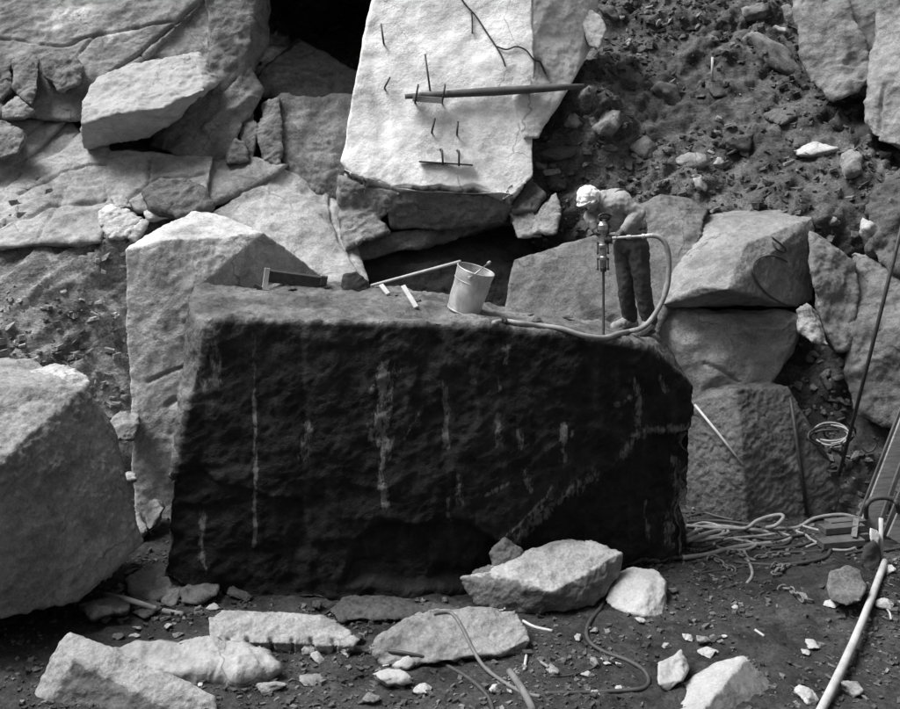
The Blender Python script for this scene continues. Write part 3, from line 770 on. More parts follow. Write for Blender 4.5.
rock('stone', 'pale ribbed stone standing on end beside the tilted pale slab', 'stone', [(659, 684, 8.75), (660, 664, 8.95), (672, 656, 9.05), (680, 650, 9.1), (687, 668, 9.0), (682, 682, 8.8), (668, 692, 8.75)], .01, 'small', 'pale_granite', back=.15, tone=.68, scale=.6)
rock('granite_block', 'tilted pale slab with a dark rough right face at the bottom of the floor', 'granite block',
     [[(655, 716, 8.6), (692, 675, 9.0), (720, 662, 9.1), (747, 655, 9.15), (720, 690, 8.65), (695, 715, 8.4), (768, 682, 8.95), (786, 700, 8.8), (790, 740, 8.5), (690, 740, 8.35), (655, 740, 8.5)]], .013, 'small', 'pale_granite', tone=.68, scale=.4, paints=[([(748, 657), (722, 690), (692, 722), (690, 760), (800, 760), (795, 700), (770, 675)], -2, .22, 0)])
rock('boulder', 'round smooth brownish boulder in the dirt beside the pale pole', 'boulder',
     [[(826, 588, 10.10), (832, 572, 10.25), (850, 565, 10.35), (860, 570, 10.30), (866, 586, 10.15), (861, 600, 10.00), (845, 606, 9.95), (830, 600, 10.00)]], .014, 'small', 'grey_granite', back=.3, tone=.75, scale=.6)
# dark rocks along the foot of the block
for pts, tn, lab in (([(330, 612, 10.15), (345, 598, 10.4), (400, 600, 10.45), (462, 606, 10.4), (455, 618, 10.1), (400, 618, 10.0), (340, 622, 9.95)], .35, 'long low dark rock in the shadow at the foot of the black block'),
                     ([(180, 594, 10.4), (196, 584, 10.6), (219, 583, 10.6), (214, 592, 10.4), (200, 602, 10.3), (184, 602, 10.3)], .6, 'grey wedge shaped stone tucked under the black block corner'),
                     ([(126, 580, 10.7), (150, 566, 11.0), (185, 566, 11.0), (184, 592, 10.6), (160, 600, 10.4), (132, 596, 10.5)], .75, 'low grey rock between the big left boulder and the black block'),
                     ([(80, 606, 10.0), (110, 598, 10.3), (130, 603, 10.2), (126, 612, 10.0), (92, 618, 9.85)], .5, 'flat dark stone plate beside the big left boulder'),
                     ([(142, 510, 12.1), (155, 502, 12.2), (163, 508, 12.1), (158, 525, 11.9), (150, 530, 11.8)], 1.3, 'pale tilted rock chip wedged in the gap between the blocks'),
                     ([(133, 516, 12.0), (139, 514, 12.0), (146, 530, 11.8), (138, 534, 11.8)], 1.5, 'small white rock chip leaning in the gap between the blocks'),
                     ([(122, 478, 11.9), (131, 475, 12.0), (134, 480, 11.9), (126, 484, 11.8)], 1.3, 'small pale stone caught on top behind the big left boulder'),
                     ([(108, 426, 12.3), (120, 410, 12.5), (138, 416, 12.4), (136, 440, 12.2), (118, 440, 12.1)], .9, 'grey stone leaning against the upright pale block')):
    rock('stone', lab, 'stone', pts, .015, 'small', 'grey_granite', back=.25, tone=tn)

#@THINGS
# ------------------------------------------------------------------ finding surfaces
bpy.context.view_layer.update()
DG = bpy.context.evaluated_depsgraph_get()
EYE = Vector((0, 0, CZ))
def hit(px, py):
    dr = (P(px, py, 10) - EYE).normalized()
    ok, loc, nor, idx, ob, mx = SC.ray_cast(DG, EYE, dr)
    return (loc, nor, ob) if ok else (PZ(px, py, 0), Vector((0, 0, 1)), None)
def drop(x, y, z=30):
    ok, loc, nor, idx, ob, mx = SC.ray_cast(DG, Vector((x, y, z)), Vector((0, 0, -1)))
    return (loc, nor) if ok else (Vector((x, y, 0)), Vector((0, 0, 1)))
def on(px, py, lift=0.0):
    l, n, o = hit(px, py)
    return l + n * lift

# ------------------------------------------------------------------ loose stones
STONES = []
for k in range(9):
    r_ = random.Random(100 + k)
    sx, sy, sz = r_.uniform(.8, 1.2), r_.uniform(.6, 1.0), r_.uniform(.35, .75)
    pts = []
    for i in range(13):
        v = Vector((r_.gauss(0, 1), r_.gauss(0, 1), r_.gauss(0, 1))).normalized() * r_.uniform(.38, .52)
        pts.append(Vector((v.x * sx, v.y * sy, v.z * sz)))
    m_ = rock_mesh([pts], .055, 'small', world=True, scale=1.0)
    m_.name = 'stone'
    set_tone(m_, np.ones(len(m_.vertices)))
    STONES.append(m_)
STONE_MATS = {}
for nm in ('pale_granite', 'light_granite', 'grey_granite', 'dark_granite'):
    for k, m_ in enumerate(STONES):
        c = m_.copy(); c.name = 'stone'; c.materials.clear(); c.materials.append(MATS[nm]); STONE_MATS[nm, k] = c
        if nm == 'pale_granite': set_tone(c, np.full(len(c.vertices), .68))
def stone(loc, size, mat, label, group=None, nor=None, sink=.25, flat=1.0, name='stone', cat='stone'):
    o = bpy.data.objects.new(name, STONE_MATS[mat, rng.randrange(len(STONES))])
    COL.objects.link(o)
    sc = size * 1.05
    o.scale = (sc * rng.uniform(.85, 1.2), sc * rng.uniform(.8, 1.1), sc * flat * rng.uniform(.8, 1.2))
    up = Vector(nor) if nor is not None else Vector((0, 0, 1))
    up = (up + Vector((0, 0, .6))).normalized()
    o.rotation_mode = 'QUATERNION'
    o.rotation_quaternion = up.to_track_quat('Z', 'Y') @ Matrix.Rotation(rng.uniform(0, 6.28), 3, 'Z').to_quaternion() @ Matrix.Rotation(rng.uniform(-.35, .35), 3, 'X').to_quaternion()
    o.location = Vector(loc) + up * size * flat * (.30 - sink * .4)
    return tag(o, label, cat, group)
# stones one can pick out on the slope: px, py, width px, material, flatness, label
for px_, py_, wd, mt, fl, lb in (
    (776, 50, 50, 'grey_granite', .9, 'dark boulder resting against the foot of the right hand cliff'),
    (780, 27, 15, 'light_granite', 1.1, 'white squarish stone on top of the dark boulder by the cliff'),
    (820, 149, 44, 'light_granite', .95, 'broad pale boulder lying in the dirt below the right hand cliff'),
    (667, 88, 40, 'grey_granite', .8, 'dark tilted slab stone high on the dirt slope'),
    (734, 138, 34, 'dark_granite', 1.0, 'dark squarish boulder half buried in the middle of the slope'),
    (692, 158, 34, 'grey_granite', .9, 'pale pointed boulder half buried in the slope above the worker'),
    (607, 118, 38, 'grey_granite', 1.2, 'rounded light boulder on the slope beside the end of the pole'),
    (701, 180, 22, 'light_granite', .6, 'small flat white stone below the pale pointed boulder'),
    (575, 118, 18, 'light_granite', 1.1, 'small white angular stone beside the rounded light boulder'),
    (543, 165, 16, 'light_granite', 1.3, 'white upright stone at the right edge of the pale slab'),
    (852, 160, 40, 'grey_granite', .7, 'long dark stone below the broad pale boulder'),
    (870, 226, 26, 'light_granite', 1.2, 'light smooth stone beneath the dark crag of the right hand cliff'),
    (755, 8, 30, 'grey_granite', .8, 'grey boulder at the top of the dirt slope'),
    (738, 35, 30, 'dark_granite', 1.0, 'dark lumpy boulder beside the thin white stake'),
    (786, 12, 22, 'grey_granite', 1.3, 'upright grey stone against the cliff edge at the top of the slope'),
    (643, 48, 22, 'dark_granite', .9, 'dark round stone in the upper dirt slope'),
    (604, 8, 34, 'dark_granite', .8, 'dark flat rock at the top of the slope beside the split boulder'),
    (720, 82, 40, 'dark_granite', .5, 'long low dark ledge stone below the thin white stake'),
    (640, 140, 40, 'dark_granite', .6, 'dark low rock hump in the slope above the worker'),
    (780, 112, 40, 'dark_granite', .7, 'dark crumbling rock hump above the broad pale boulder'),
    (842, 118, 46, 'dark_granite', .8, 'dark earth covered boulder under the tip of the right hand cliff'),
    (560, 150, 34, 'dark_granite', .9, 'dark rock hump beside the foot of the second pale slab'),
    (560, 178, 30, 'dark_granite', 1.0, 'dark rock hump above the cap of the worker')):
    l, n, o = hit(px_, py_ + wd * .15)
    stone(l, wd / F * l.y * 1.1, mt, lb, None, n, .75, fl, 'boulder' if wd > 25 else 'stone', 'boulder' if wd > 25 else 'stone')
# scattered ones
def scatter(n, area, smin, smax, mats, where, group, keep):
    k = t = 0
    while k < n and t < n * 30:
        t += 1
        x_, y_ = rng.uniform(area[0], area[2]), rng.uniform(area[1], area[3])
        l, nn, o = hit(x_, y_)
        if o is None or o.name.split('.')[0] not in keep: continue
        k += 1
        sz = smin + (smax - smin) * rng.random() ** 2.6
        mt = rng.choice(mats)
        word = {'pale_granite': 'pale', 'light_granite': 'light grey', 'grey_granite': 'grey', 'dark_granite': 'dark'}[mt]
        stone(l, sz, mt, 'small %s stone %s' % (word, where), '%s stones %s' % (word, group), nn, .3, rng.uniform(.5, 1.0))
scatter(105, (540, 0, 880, 240), .05, .26, ['grey_granite'] * 4 + ['dark_granite'] * 6 + ['light_granite'], 'scattered in the dark dirt of the high slope', 'scattered on the slope', ('hillside',))
scatter(22, (0, 225, 140, 470), .04, .16, ['grey_granite', 'light_granite', 'dark_granite'], 'lying in the dirt bank behind the big left boulder', 'in the left dirt bank', ('hillside',))
scatter(42, (785, 315, 860, 480), .06, .22, ['grey_granite'] * 3 + ['light_granite', 'dark_granite'], 'in the rubble gully behind the rough dark boulder', 'in the rubble gully', ('hillside',))
GST = [(392, 684, 38, 'pale_granite', .8), (423, 690, 18, 'light_granite', .8), (404, 663, 26, 'pale_granite', .8), (372, 700, 20, 'grey_granite', .8), (495, 690, 16, 'pale_granite', .9), (509, 691, 8, 'light_granite', .8),
       (386, 665, 10, 'pale_granite', .6), (585, 674, 15, 'pale_granite', .7), (553, 671, 18, 'grey_granite', .7), (607, 663, 9, 'pale_granite', .8), (618, 663, 10, 'pale_granite', .7), (578, 638, 12, 'light_granite', .8),
       (640, 620, 12, 'pale_granite', .6), (594, 662, 14, 'grey_granite', .7), (620, 688, 14, 'light_granite', .5), (597, 692, 14, 'light_granite', .4), (668, 646, 14, 'light_granite', .7), (688, 638, 12, 'light_granite', .8), (702, 641, 18, 'grey_granite', .8),
       (706, 652, 18, 'light_granite', .6), (716, 651, 7, 'light_granite', .9), (812, 645, 24, 'pale_granite', .35), (806, 652, 12, 'light_granite', .6), (804, 698, 28, 'light_granite', .6), (850, 692, 30, 'grey_granite', .9), (866, 618, 14, 'light_granite', .6),
       (724, 636, 8, 'light_granite', .7), (168, 627, 12, 'light_granite', 1.0), (137, 628, 12, 'light_granite', .8), (178, 635, 10, 'grey_granite', .8), (118, 636, 14, 'dark_granite', .6), (270, 688, 28, 'light_granite', .5), (310, 650, 26, 'light_granite', .4),
       (318, 658, 18, 'pale_granite', .5), (345, 652, 20, 'light_granite', .4), (312, 680, 28, 'grey_granite', .4), (318, 606, 20, 'dark_granite', .8), (360, 640, 18, 'dark_granite', .7), (212, 606, 20, 'light_granite', .4), (150, 612, 40, 'dark_granite', .5),
       (170, 600, 30, 'grey_granite', .6), (240, 596, 24, 'dark_granite', .9), (140, 600, 20, 'dark_granite', .6), (672, 590, 14, 'dark_granite', .9), (735, 606, 8, 'light_granite', .6), (832, 603, 18, 'pale_granite', .4), (800, 596, 20, 'grey_granite', .5), (884, 604, 20, 'light_granite', .6), (890, 570, 18, 'light_granite', .6)]
for px_, py_, wd, mt, fl in GST:
    l, n, o = hit(px_, py_ + 2)
    word = {'pale_granite': 'pale', 'light_granite': 'light grey', 'grey_granite': 'grey', 'dark_granite': 'dark'}[mt]
    szw = 'fist sized' if wd < 13 else 'angular' if wd < 22 else 'large broken'
    stone(l, wd / F * l.y, mt, '%s %s stone lying loose on the quarry floor' % (szw, word), '%s %s stones on the floor' % (szw, word), n, .2, fl)
scatter(45, (60, 600, 890, 709), .025, .10, ['grey_granite'] * 2 + ['dark_granite'] * 3 + ['light_granite'], 'chip strewn over the quarry floor', 'chips on the floor', ('ground',))
scatter(24, (100, 555, 200, 625), .05, .18, ['grey_granite', 'dark_granite', 'dark_granite'], 'in the debris between the big left boulder and the black block', 'debris between the boulders', ('ground', 'hillside'))

# gravel: far too many to count
def gravel(name, pts, nors, smin, smax, mat, tones):
    n = len(pts)
    bm = bmesh.new(); bmesh.ops.create_cube(bm, size=.72); bmesh.ops.triangulate(bm, faces=bm.faces[:])
    v0 = np.array([v.co for v in bm.verts]); f0 = np.array([[v.index for v in f.verts] for f in bm.faces]); bm.free()
    sc_ = smin + (smax - smin) * nrng.random(n) ** 3
    an = nrng.random(n) * 6.283
    ax = np.stack([sc_ * nrng.uniform(.7, 1.4, n), sc_ * nrng.uniform(.6, 1.1, n), sc_ * nrng.uniform(.3, .75, n)], 1)
    V = v0[None] * (1 + nrng.uniform(-.45, .3, (n, len(v0), 1)))
    V = V * ax[:, None, :]
    c_, s_ = np.cos(an)[:, None], np.sin(an)[:, None]
    tilt = nrng.uniform(-.5, .5, (n, 1))
    x_, y_, z_ = V[..., 0] * c_ - V[..., 1] * s_, V[..., 0] * s_ + V[..., 1] * c_, V[..., 2]
    z_ = z_ + tilt * x_
    V = np.stack([x_, y_, z_], 2) + pts[:, None, :] + nors[:, None, :] * (sc_ * .12)[:, None, None]
    Fc = f0[None] + (np.arange(n) * len(v0))[:, None, None]
    me = np_mesh(name, V.reshape(-1, 3), Fc.reshape(-1, 3))
    me.polygons.foreach_set('use_smooth', np.zeros(len(me.polygons), bool))
    tn_ = nrng.choice(tones, n) * (1 + 1.3 * (pts[:, 0] < -3.4) * (pts[:, 1] > 12))
    set_tone(me, np.repeat(tn_, len(v0)))
    o = link(name, me, mat); o['kind'] = 'stuff'
    return o
n_ = 26000
gx = nrng.uniform(-5, 6.2, n_); gy = 8.2 + 4.9 * nrng.random(n_) ** 1.1
keepm = fbm(np.stack([gx * .8, gy * .8, gx * 0], 1), 3, 90) + nrng.uniform(-.25, .25, n_) > -.02
gx, gy = gx[keepm], gy[keepm]
g = gravel('gravel', np.stack([gx, gy, gz(gx, gy)], 1), np.tile([0, 0, 1.], (len(gx), 1)), .012, .075, 'grey_granite', [.22, .3, .35, .45, .7])
g['label'] = 'fine stone chips and dirt clods over the quarry floor'
n_ = 26000
vi = nrng.integers(0, len(hill.data.vertices), n_)
hc = get_co(hill.data)[vi]; hn = get_no(hill.data)[vi]
hn[hn[:, 1] > 0] *= -1
keepm = (np.abs(hc[:, 0]) < 8.5) & (hc[:, 2] > -.1) & (hc[:, 2] < 7.2) & (fbm(hc * .9, 3, 91) + nrng.uniform(-.25, .25, n_) > -.05)
g = gravel('gravel', hc[keepm], hn[keepm], .018, .17, 'grey_granite', [.35, .45, .5, .6, .9])
g['label'] = 'loose gravel and clods over the dirt slopes'

# ------------------------------------------------------------------ organic shapes: joined tapered limbs
def ball_pts(c, r, n=10, ax=None):
    out = []
    c = Vector(c)
    rad = (r, r, r) if isinstance(r, (int, float)) else r
    for i in range(1, n // 2 + 1):
        th = math.pi * (i - .5) / (n // 2)
        for k in range(n):
            a = 2 * math.pi * k / n
            v = Vector((math.sin(th) * math.cos(a) * rad[0], math.sin(th) * math.sin(a) * rad[1], math.cos(th) * rad[2]))
            if ax is not None: v = ax @ v
            out.append(c + v)
    return out
def limbs(name, chains, vox, mat, parent=None, smooth=4, fold=None, world0=None, extra=None):
    """chains: lists of (point, radius); consecutive balls are hulled, everything is fused into one skin"""
    bm = bmesh.new()
    for ch in chains:
        if len(ch) == 1:
            hull_bm(bm, ball_pts(ch[0][0], ch[0][1], 14)); continue
        for a, b in zip(ch[:-1], ch[1:]):
            hull_bm(bm, ball_pts(a[0], a[1], 12) + ball_pts(b[0], b[1], 12))
    me = remesh(bm, vox, smooth)
    co, no = get_co(me), get_no(me)
    if fold:
        amp, fr, st = fold
        q = co * np.array(st) * fr
        d = amp * (fbm(q, 3, 5, .5, True) + .6 * fbm(co * fr * 1.8, 2, 9))
        co = co + no * d[:, None]
    if world0 is not None:
        co = co - np.array(world0)
    set_co(me, co); me.name = name
    return link(name, me, mat, parent)

def lathe(name, p0, p1, prof, mat, parent, sides=20, base=None):
    """prof: (t along the axis 0..1, radius)"""
    p0, p1 = Vector(p0), Vector(p1)
    pts = [p0.lerp(p1, t) for t, r in prof]
    ax = (p1 - p0).normalized(); up = ax.orthogonal().normalized(); b = ax.cross(up)
    co, fc = [], []
    for p, (t, r) in zip(pts, prof):
        for k in range(sides):
            a = 2 * math.pi * k / sides
            co.append(p + (up * math.cos(a) + b * math.sin(a)) * r - (Vector(base) if base is not None else Vector()))
    for i in range(len(prof) - 1):
        for k in range(sides):
            fc.append((i * sides + k, i * sides + (k + 1) % sides, (i + 1) * sides + (k + 1) % sides, (i + 1) * sides + k))
    fc.append(tuple(range(sides))[::-1]); fc.append(tuple(range((len(prof) - 1) * sides, len(prof) * sides)))
    me = bpy.data.meshes.new(name); me.from_pydata([tuple(c) for c in co], [], fc)
    bm = bmesh.new(); bm.from_mesh(me); bmesh.ops.recalc_face_normals(bm, faces=bm.faces[:]); bm.to_mesh(me); bm.free()
    me.polygons.foreach_set('use_smooth', np.ones(len(me.polygons), bool))
    try: me.set_sharp_from_angle(angle=math.radians(40))
    except Exception: pass
    return link(name, me, mat, parent)

def bar(name, p0, p1, w_, h_, mat, parent=None, base=None, side=None, bev=.004):
    """a sawn bar from p0 to p1; w_ along 'side', h_ across"""
    p0, p1 = Vector(p0), Vector(p1)
    ax = (p1 - p0).normalized()
    sd = Vector(side) if side is not None else ax.cross(Vector((0, 0, 1)))
    if sd.length < 1e-4: sd = Vector((1, 0, 0))
    sd = (sd - ax * sd.dot(ax)).normalized()
    ot = ax.cross(sd)
    b0 = Vector(base) if base is not None else Vector()
    bm = bmesh.new()
    vs = []
    for p in (p0, p1):
        for a, b in ((-1, -1), (1, -1), (1, 1), (-1, 1)):
            vs.append(bm.verts.new(p + sd * a * w_ / 2 + ot * b * h_ / 2 - b0))
    for f in ((0, 3, 2, 1), (4, 5, 6, 7), (0, 1, 5, 4), (1, 2, 6, 5), (2, 3, 7, 6), (3, 0, 4, 7)):
        bm.faces.new([vs[i] for i in f])
    bmesh.ops.recalc_face_normals(bm, faces=bm.faces[:])
    if bev: bmesh.ops.bevel(bm, geom=bm.edges[:], offset=min(bev, w_ / 3, h_ / 3), segments=1, affect='EDGES')
    me = bpy.data.meshes.new(name); bm.to_mesh(me); bm.free()
    return link(name, me, mat, parent)

def rod(name, pts, r, mat, label=None, cat=None, group=None, parent=None, sides=8, base=None):
    pts = [Vector(p) for p in pts]
    if label is not None:
        b0 = min(pts, key=lambda p: p.z).copy()
    else:
        b0 = Vector(base) if base is not None else Vector()
    me = tube_mesh([p - b0 for p in pts], r, sides, name)
    o = link(name, me, mat, parent)
    if label is not None:
        o.location = b0
        tag(o, label, cat, group)
    return o

# ------------------------------------------------------------------ the worker
plain_mat('skin', .22, .6, 0, .2, 10, .1)
plain_mat('shirt', .24, .9, 0, .2, 5, .5, 70)
plain_mat('overalls', .038, .9, 0, .7, 5, .5, 70)
plain_mat('cap_cloth', .72, .9, 0, .12, 8, .4, 60)
plain_mat('glove_leather', .07, .8, 0, .4, 12, .4, 50)
plain_mat('boot_leather', .20, .7, 0, .5, 9, .4, 50)
plain_mat('lens', .02, .15, 0, .1, 5, 0)
fl_ = on(628, 331); fn_ = on(648, 334)
base = Vector(((fl_.x + fn_.x) / 2, (fl_.y + fn_.y) / 2, (fl_.z + fn_.z) / 2))
MD = base.y
def Q(px, py, dd=0.0): return P(px, py, MD + dd)
man = empty('person', base, 'worker in white cap, pale shirt and dark overalls bending over a rock drill', 'person')
hipF, hipN = Q(624, 247, .07), Q(638, 247, -.07)
kneeF, kneeN = Q(625.5, 284, .02), Q(642.5, 286, -.12)
ankF = Vector((Q(631, 320, .05).x, fl_.y + .04, fl_.z + .10)); ankN = Vector((Q(648.5, 322, -.06).x, fn_.y + .04, fn_.z + .10))
pel, waist, chest, neck = Q(631, 243), Q(632, 229, 0), Q(616, 205, -.05), Q(601, 201, -.08)
shF, shN = Q(604, 203, .13), Q(621, 202, -.24)
elF, wrF, haF = Q(589, 216, -.05), Q(595, 229, -.24), Q(599, 234, -.29)
elN, wrN, haN = Q(639, 213, -.30), Q(623, 231, -.36), Q(616, 236.5, -.36)
head = Q(589.5, 199.5, -.12)
hd = Vector((-.66, -.48, -.58)).normalized()        # where the face looks
hu = (Vector((-.6, -.35, .5)) - hd * Vector((-.6, -.35, .5)).dot(hd)).normalized()
hs = hd.cross(hu)
chains = [[(pel, .14), (waist, .135), (chest, .15), (neck, .07)], [(neck, .06), (head, .065)], [(head, .095), (head - hu * .06 + hd * .03, .075)], [(head + hu * .03, .10)],
          [(head + hd * .095 - hu * .01, .014), (head + hd * .115 - hu * .035, .018)], [(head + hs * .098 - hu * .02, .022)], [(head - hs * .098 - hu * .02, .022)],
          [(hipF, .10), (kneeF, .062), (ankF, .045)], [(hipN, .10), (kneeN, .062), (ankN, .045)],
          [(chest, .12), (shF, .075), (elF, .045), (wrF, .032), (haF, .035)], [(chest, .12), (shN, .075), (elN, .045), (wrN, .032), (haN, .035)],
          [(ankF, .045), (ankF + Vector((-.10, -.07, -.06)), .035)], [(ankN, .045), (ankN + Vector((-.08, -.09, -.06)), .035)]]
limbs('body', chains, .013, 'skin', man, 3, None, base)
limbs('shirt', [[(waist + Vector((0, 0, .02)), .166), (waist.lerp(chest, .5), .172), (chest, .178), (chest.lerp(neck, .6), .118)], [(chest + Vector((0, 0, .01)), .155), (shF, .10), (shF.lerp(elF, .5), .07), (elF, .06), (wrF.lerp(elF, .35), .048)],
                [(chest, .155), (shN + Vector((.01, 0, .015)), .100), (shN.lerp(elN, .55), .078), (elN, .072), (elN.lerp(wrN, .55), .060), (wrN.lerp(elN, .12), .046)], [(neck, .085), (neck - hd * .03 + Vector((.02, .0, .03)), .07)]], .009, 'shirt', man, 2, (.013, 9, (1, 1, 1)), base)
ov = limbs('overalls', [[(pel, .158), (waist, .160)], [(pel + Vector((0, 0, -.02)), .14), (hipF, .115), (hipF.lerp(kneeF, .5), .098), (kneeF, .083), (kneeF.lerp(ankF, .6), .080), (ankF + Vector((.01, 0, .055)), .078)],
                   [(pel + Vector((0, 0, -.02)), .14), (hipN, .118), (hipN.lerp(kneeN, .5), .10), (kneeN, .085), (kneeN.lerp(ankN, .6), .082), (ankN + Vector((.01, 0, .055)), .080)]], .012, 'overalls', man, 2, (.019, 10, (1, 1, .6)), base)
strap = [waist.lerp(chest, .3) + Vector((.10, -.10, .10)), chest + Vector((.08, -.12, .155)), chest + Vector((-.02, -.14, .14)), chest + Vector((-.08, -.15, .05))]
limbs('collar', [[(neck + Vector((.03, -.06, .05)), .028), (neck + Vector((.05, .0, .075)), .03), (neck + Vector((.03, .06, .05)), .028)], [(neck + Vector((.03, -.06, .05)), .028), (neck + Vector((-.01, -.075, -.02)), .022)]], .008, 'shirt', man, 1, None, base)
limbs('belt', [[(pel + Vector((0, 0, .065)), (.172, .172, .022))]], .009, 'glove_leather', ov, 1, None, base)
rod('strap', crom(strap, 5), .018, 'overalls', parent=ov, base=base)
for an_, fwd in ((ankF, Vector((-.85, -.35, 0)).normalized()), (ankN, Vector((-.55, -.80, 0)).normalized())):
    sole = an_.z - .10
    heel = Vector((an_.x, an_.y, sole + .055)) - fwd * .055
    ball = heel + fwd * .18; toe = heel + fwd * .24
    bt = limbs('boot', [[(Vector((an_.x, an_.y, sole + .16)), .058), (heel + Vector((0, 0, .012)), .052)], [(Vector((an_.x, an_.y, sole + .10)), .060), (ball + Vector((0, 0, .008)), .052), (toe + Vector((0, 0, -.004)), .046)]], .008, 'boot_leather', man, 2, (.012, 16, (1, 1, 1)), base)
    so = limbs('sole', [[(heel - Vector((0, 0, .032)), .056), (ball - Vector((0, 0, .032)), .058), (toe - Vector((0, 0, .032)), .048)]], .008, 'rubber_dark', bt, 1, None, base)
    c_ = get_co(so.data); zz = sole - base.z; c_[:, 2] = zz + np.clip(c_[:, 2] - zz, 0, .024); set_co(so.data, c_)
def glove(palm, wrist, along, curl, thumb):
    along = along.normalized(); curl = curl.normalized()
    nrm = along.cross(curl).normalized()
    ch = [[(wrist, .036), (wrist.lerp(palm, .5), .038)], [(palm - nrm * .022, .026), (palm + nrm * .022, .026)], [(wrist.lerp(palm, .4), .034), (palm, .034)]]
    for k, ln in enumerate((.034, .038, .036, .029)):
        r0 = palm + nrm * (.033 - .022 * k) + along * .022
        p1 = r0 + along * ln; p2 = p1 + curl * ln + along * ln * .1; p3 = p2 + curl * ln * .5 - along * ln * .7
        ch.append([(r0, .0115), (p1, .011), (p2, .0105), (p3, .0095)])
    t0 = wrist.lerp(palm, .5) + nrm * .03
    t1 = t0 + (nrm * .8 + along * .6).normalized() * .035
    ch.append([(t0, .014), (t1, .012), (t1 + curl * .03 + along * .012, .0105)])
    return limbs('glove', ch, .006, 'glove_leather', man, 1, None, base)
glove(haF, wrF, Vector((.5, -.3, -.6)), Vector((.7, -.2, .1)), 1)
limbs('gauntlet', [[(elF.lerp(wrF, .55), .056), (wrF, .046)]], .008, 'glove_leather', man, 2, None, base)
glove(haN, wrN, Vector((-.85, .1, -.3)), Vector((-.1, .2, -.9)), -1)
# cap: cloth wrapped round the skull, gathered, with a drooping brim
cap = limbs('cap', [[(head + hu * .035 - hd * .015, (.110, .110, .108))], [(head + hu * .055 + hd * .0, .100), (head + hu * .045 + hd * .045, .08)], [(head - hd * .06 - hu * .0, .085)]], .007, 'cap_cloth', man, 2, (.020, 13, (1, 1, .35)), base)
limbs('cap_brim', [[(head + hs * .085 + hu * .022 + hd * .07, .012), (head + hd * .135 + hu * .03 + hs * .05, .012), (head + hd * .15 + hu * .03, .012), (head + hd * .135 + hu * .03 - hs * .05, .012), (head - hs * .085 + hu * .022 + hd * .07, .012)],
                   [(head + hd * .09 + hu * .03, .03), (head + hd * .14 + hu * .03, .012)]], .006, 'cap_cloth', cap, 1, None, base)
limbs('cap_band', [[(head + hs * .10 + hu * .0 + hd * .05, .018), (head + hd * .112 + hu * .012, .018), (head - hs * .10 + hd * .05, .018)], [(head + hs * .10 + hd * .05, .018), (head + hs * .07 - hd * .08, .018)], [(head - hs * .10 + hd * .05, .018), (head - hs * .07 - hd * .08, .018)]], .006, 'cap_cloth', cap, 1, None, base)
gog = limbs('goggles', [[(head + hd * .098 - hu * .034 + hs * .03, .024)], [(head + hd * .098 - hu * .034 - hs * .03, .024)], [(head + hs * .10 - hu * .03, .012), (head + hd * .095 - hu * .034 + hs * .03, .013)], [(head - hs * .10 - hu * .03, .012), (head + hd * .095 - hu * .034 - hs * .03, .013)]], .006, 'zinc', man, 1, None, base)
for s_ in (-1, 1):
    limbs('lens', [[(head + hd * .112 - hu * .034 + hs * .03 * s_, .018)]], .005, 'lens', gog, 0, None, base)

# ------------------------------------------------------------------ rock drill with its steel
hole = on(603.5, 336)
DD = hole.y
def K(px, py, dd=0.0): return P(px, py, DD + dd)
drill = empty('rock_drill', hole, 'heavy air powered rock drill held upright by the worker', 'rock drill')
lathe('drill_body', K(603.3, 268), K(602.6, 221), [(0, .022), (.04, .034), (.16, .036), (.18, .044), (.24, .044), (.26, .034), (.42, .034), (.44, .05), (.50, .052), (.52, .045), (.80, .046), (.82, .054), (.92, .054), (.95, .04), (1, .03)], 'steel', drill, base=hole)
lathe('chuck', K(603.5, 272), K(603.3, 267), [(0, .016), (.1, .03), (.9, .034), (1, .03)], 'iron', drill, base=hole)
lathe('drill_steel', hole - Vector((0, 0, .03)), K(603.4, 270), [(0, .022), (.03, .022), (.05, .013), (.97, .013), (1, .013)], 'iron', drill, 8, base=hole)
hb = lathe('handle_bar', K(595.5, 233, -.02), K(618, 237, -.03), [(0, .016), (.25, .018), (.26, .013), (.7, .013), (.72, .018), (1, .016)], 'iron', drill, 10, base=hole)
lathe('top_handle', K(599, 217.5, -.03), K(610, 218, .02), [(0, .014), (.5, .012), (1, .014)], 'iron', drill, 10, base=hole)
rod('handle_loop', crom([K(602.6, 222), K(600, 219, -.02), K(599.5, 215.5, -.02), K(605, 213.5), K(610, 215.5, .02), K(609, 219, .02), K(604, 222)], 5), .012, 'iron', parent=drill, base=hole)
lathe('throttle_valve', K(604, 240, -.03), K(612, 240, -.03), [(0, .03), (.6, .03), (.62, .036), (.8, .036), (1, .02)], 'iron', drill, 12, base=hole)
for yy in (226, 246, 262):
    for sx in (-5.2, 5.2):
        lathe('side_bolt', K(603 + sx, yy + 8, -.01), K(603 + sx, yy - 4, -.01), [(0, .012), (.15, .012), (.16, .007), (.85, .007), (.86, .012), (1, .012)], 'iron', drill, 6, base=hole)
lathe('air_pipe', K(612, 238, -.03), K(653, 235.5, -.08), [(0, .02), (.10, .02), (.11, .013), (.35, .013), (.36, .022), (.46, .022), (.47, .014), (.72, .014), (.73, .024), (.80, .024), (.81, .018), (.9, .026), (1, .022)], 'zinc', drill, 12, base=hole)
hp = [K(652, 235.5, -.08), K(659, 237, -.09), K(665, 243, -.1), K(668.5, 254, -.1), K(669, 270, -.1), K(667.5, 286, -.1), K(662, 302, -.1), K(653, 317, -.1), K(643, 327.5, -.1)]
tail = [on(a, b, .03) for a, b in ((630, 334), (617, 337), (601, 337.5), (580, 334), (560, 331), (540, 328.5), (520, 326), (505, 324), (493, 322.5))]
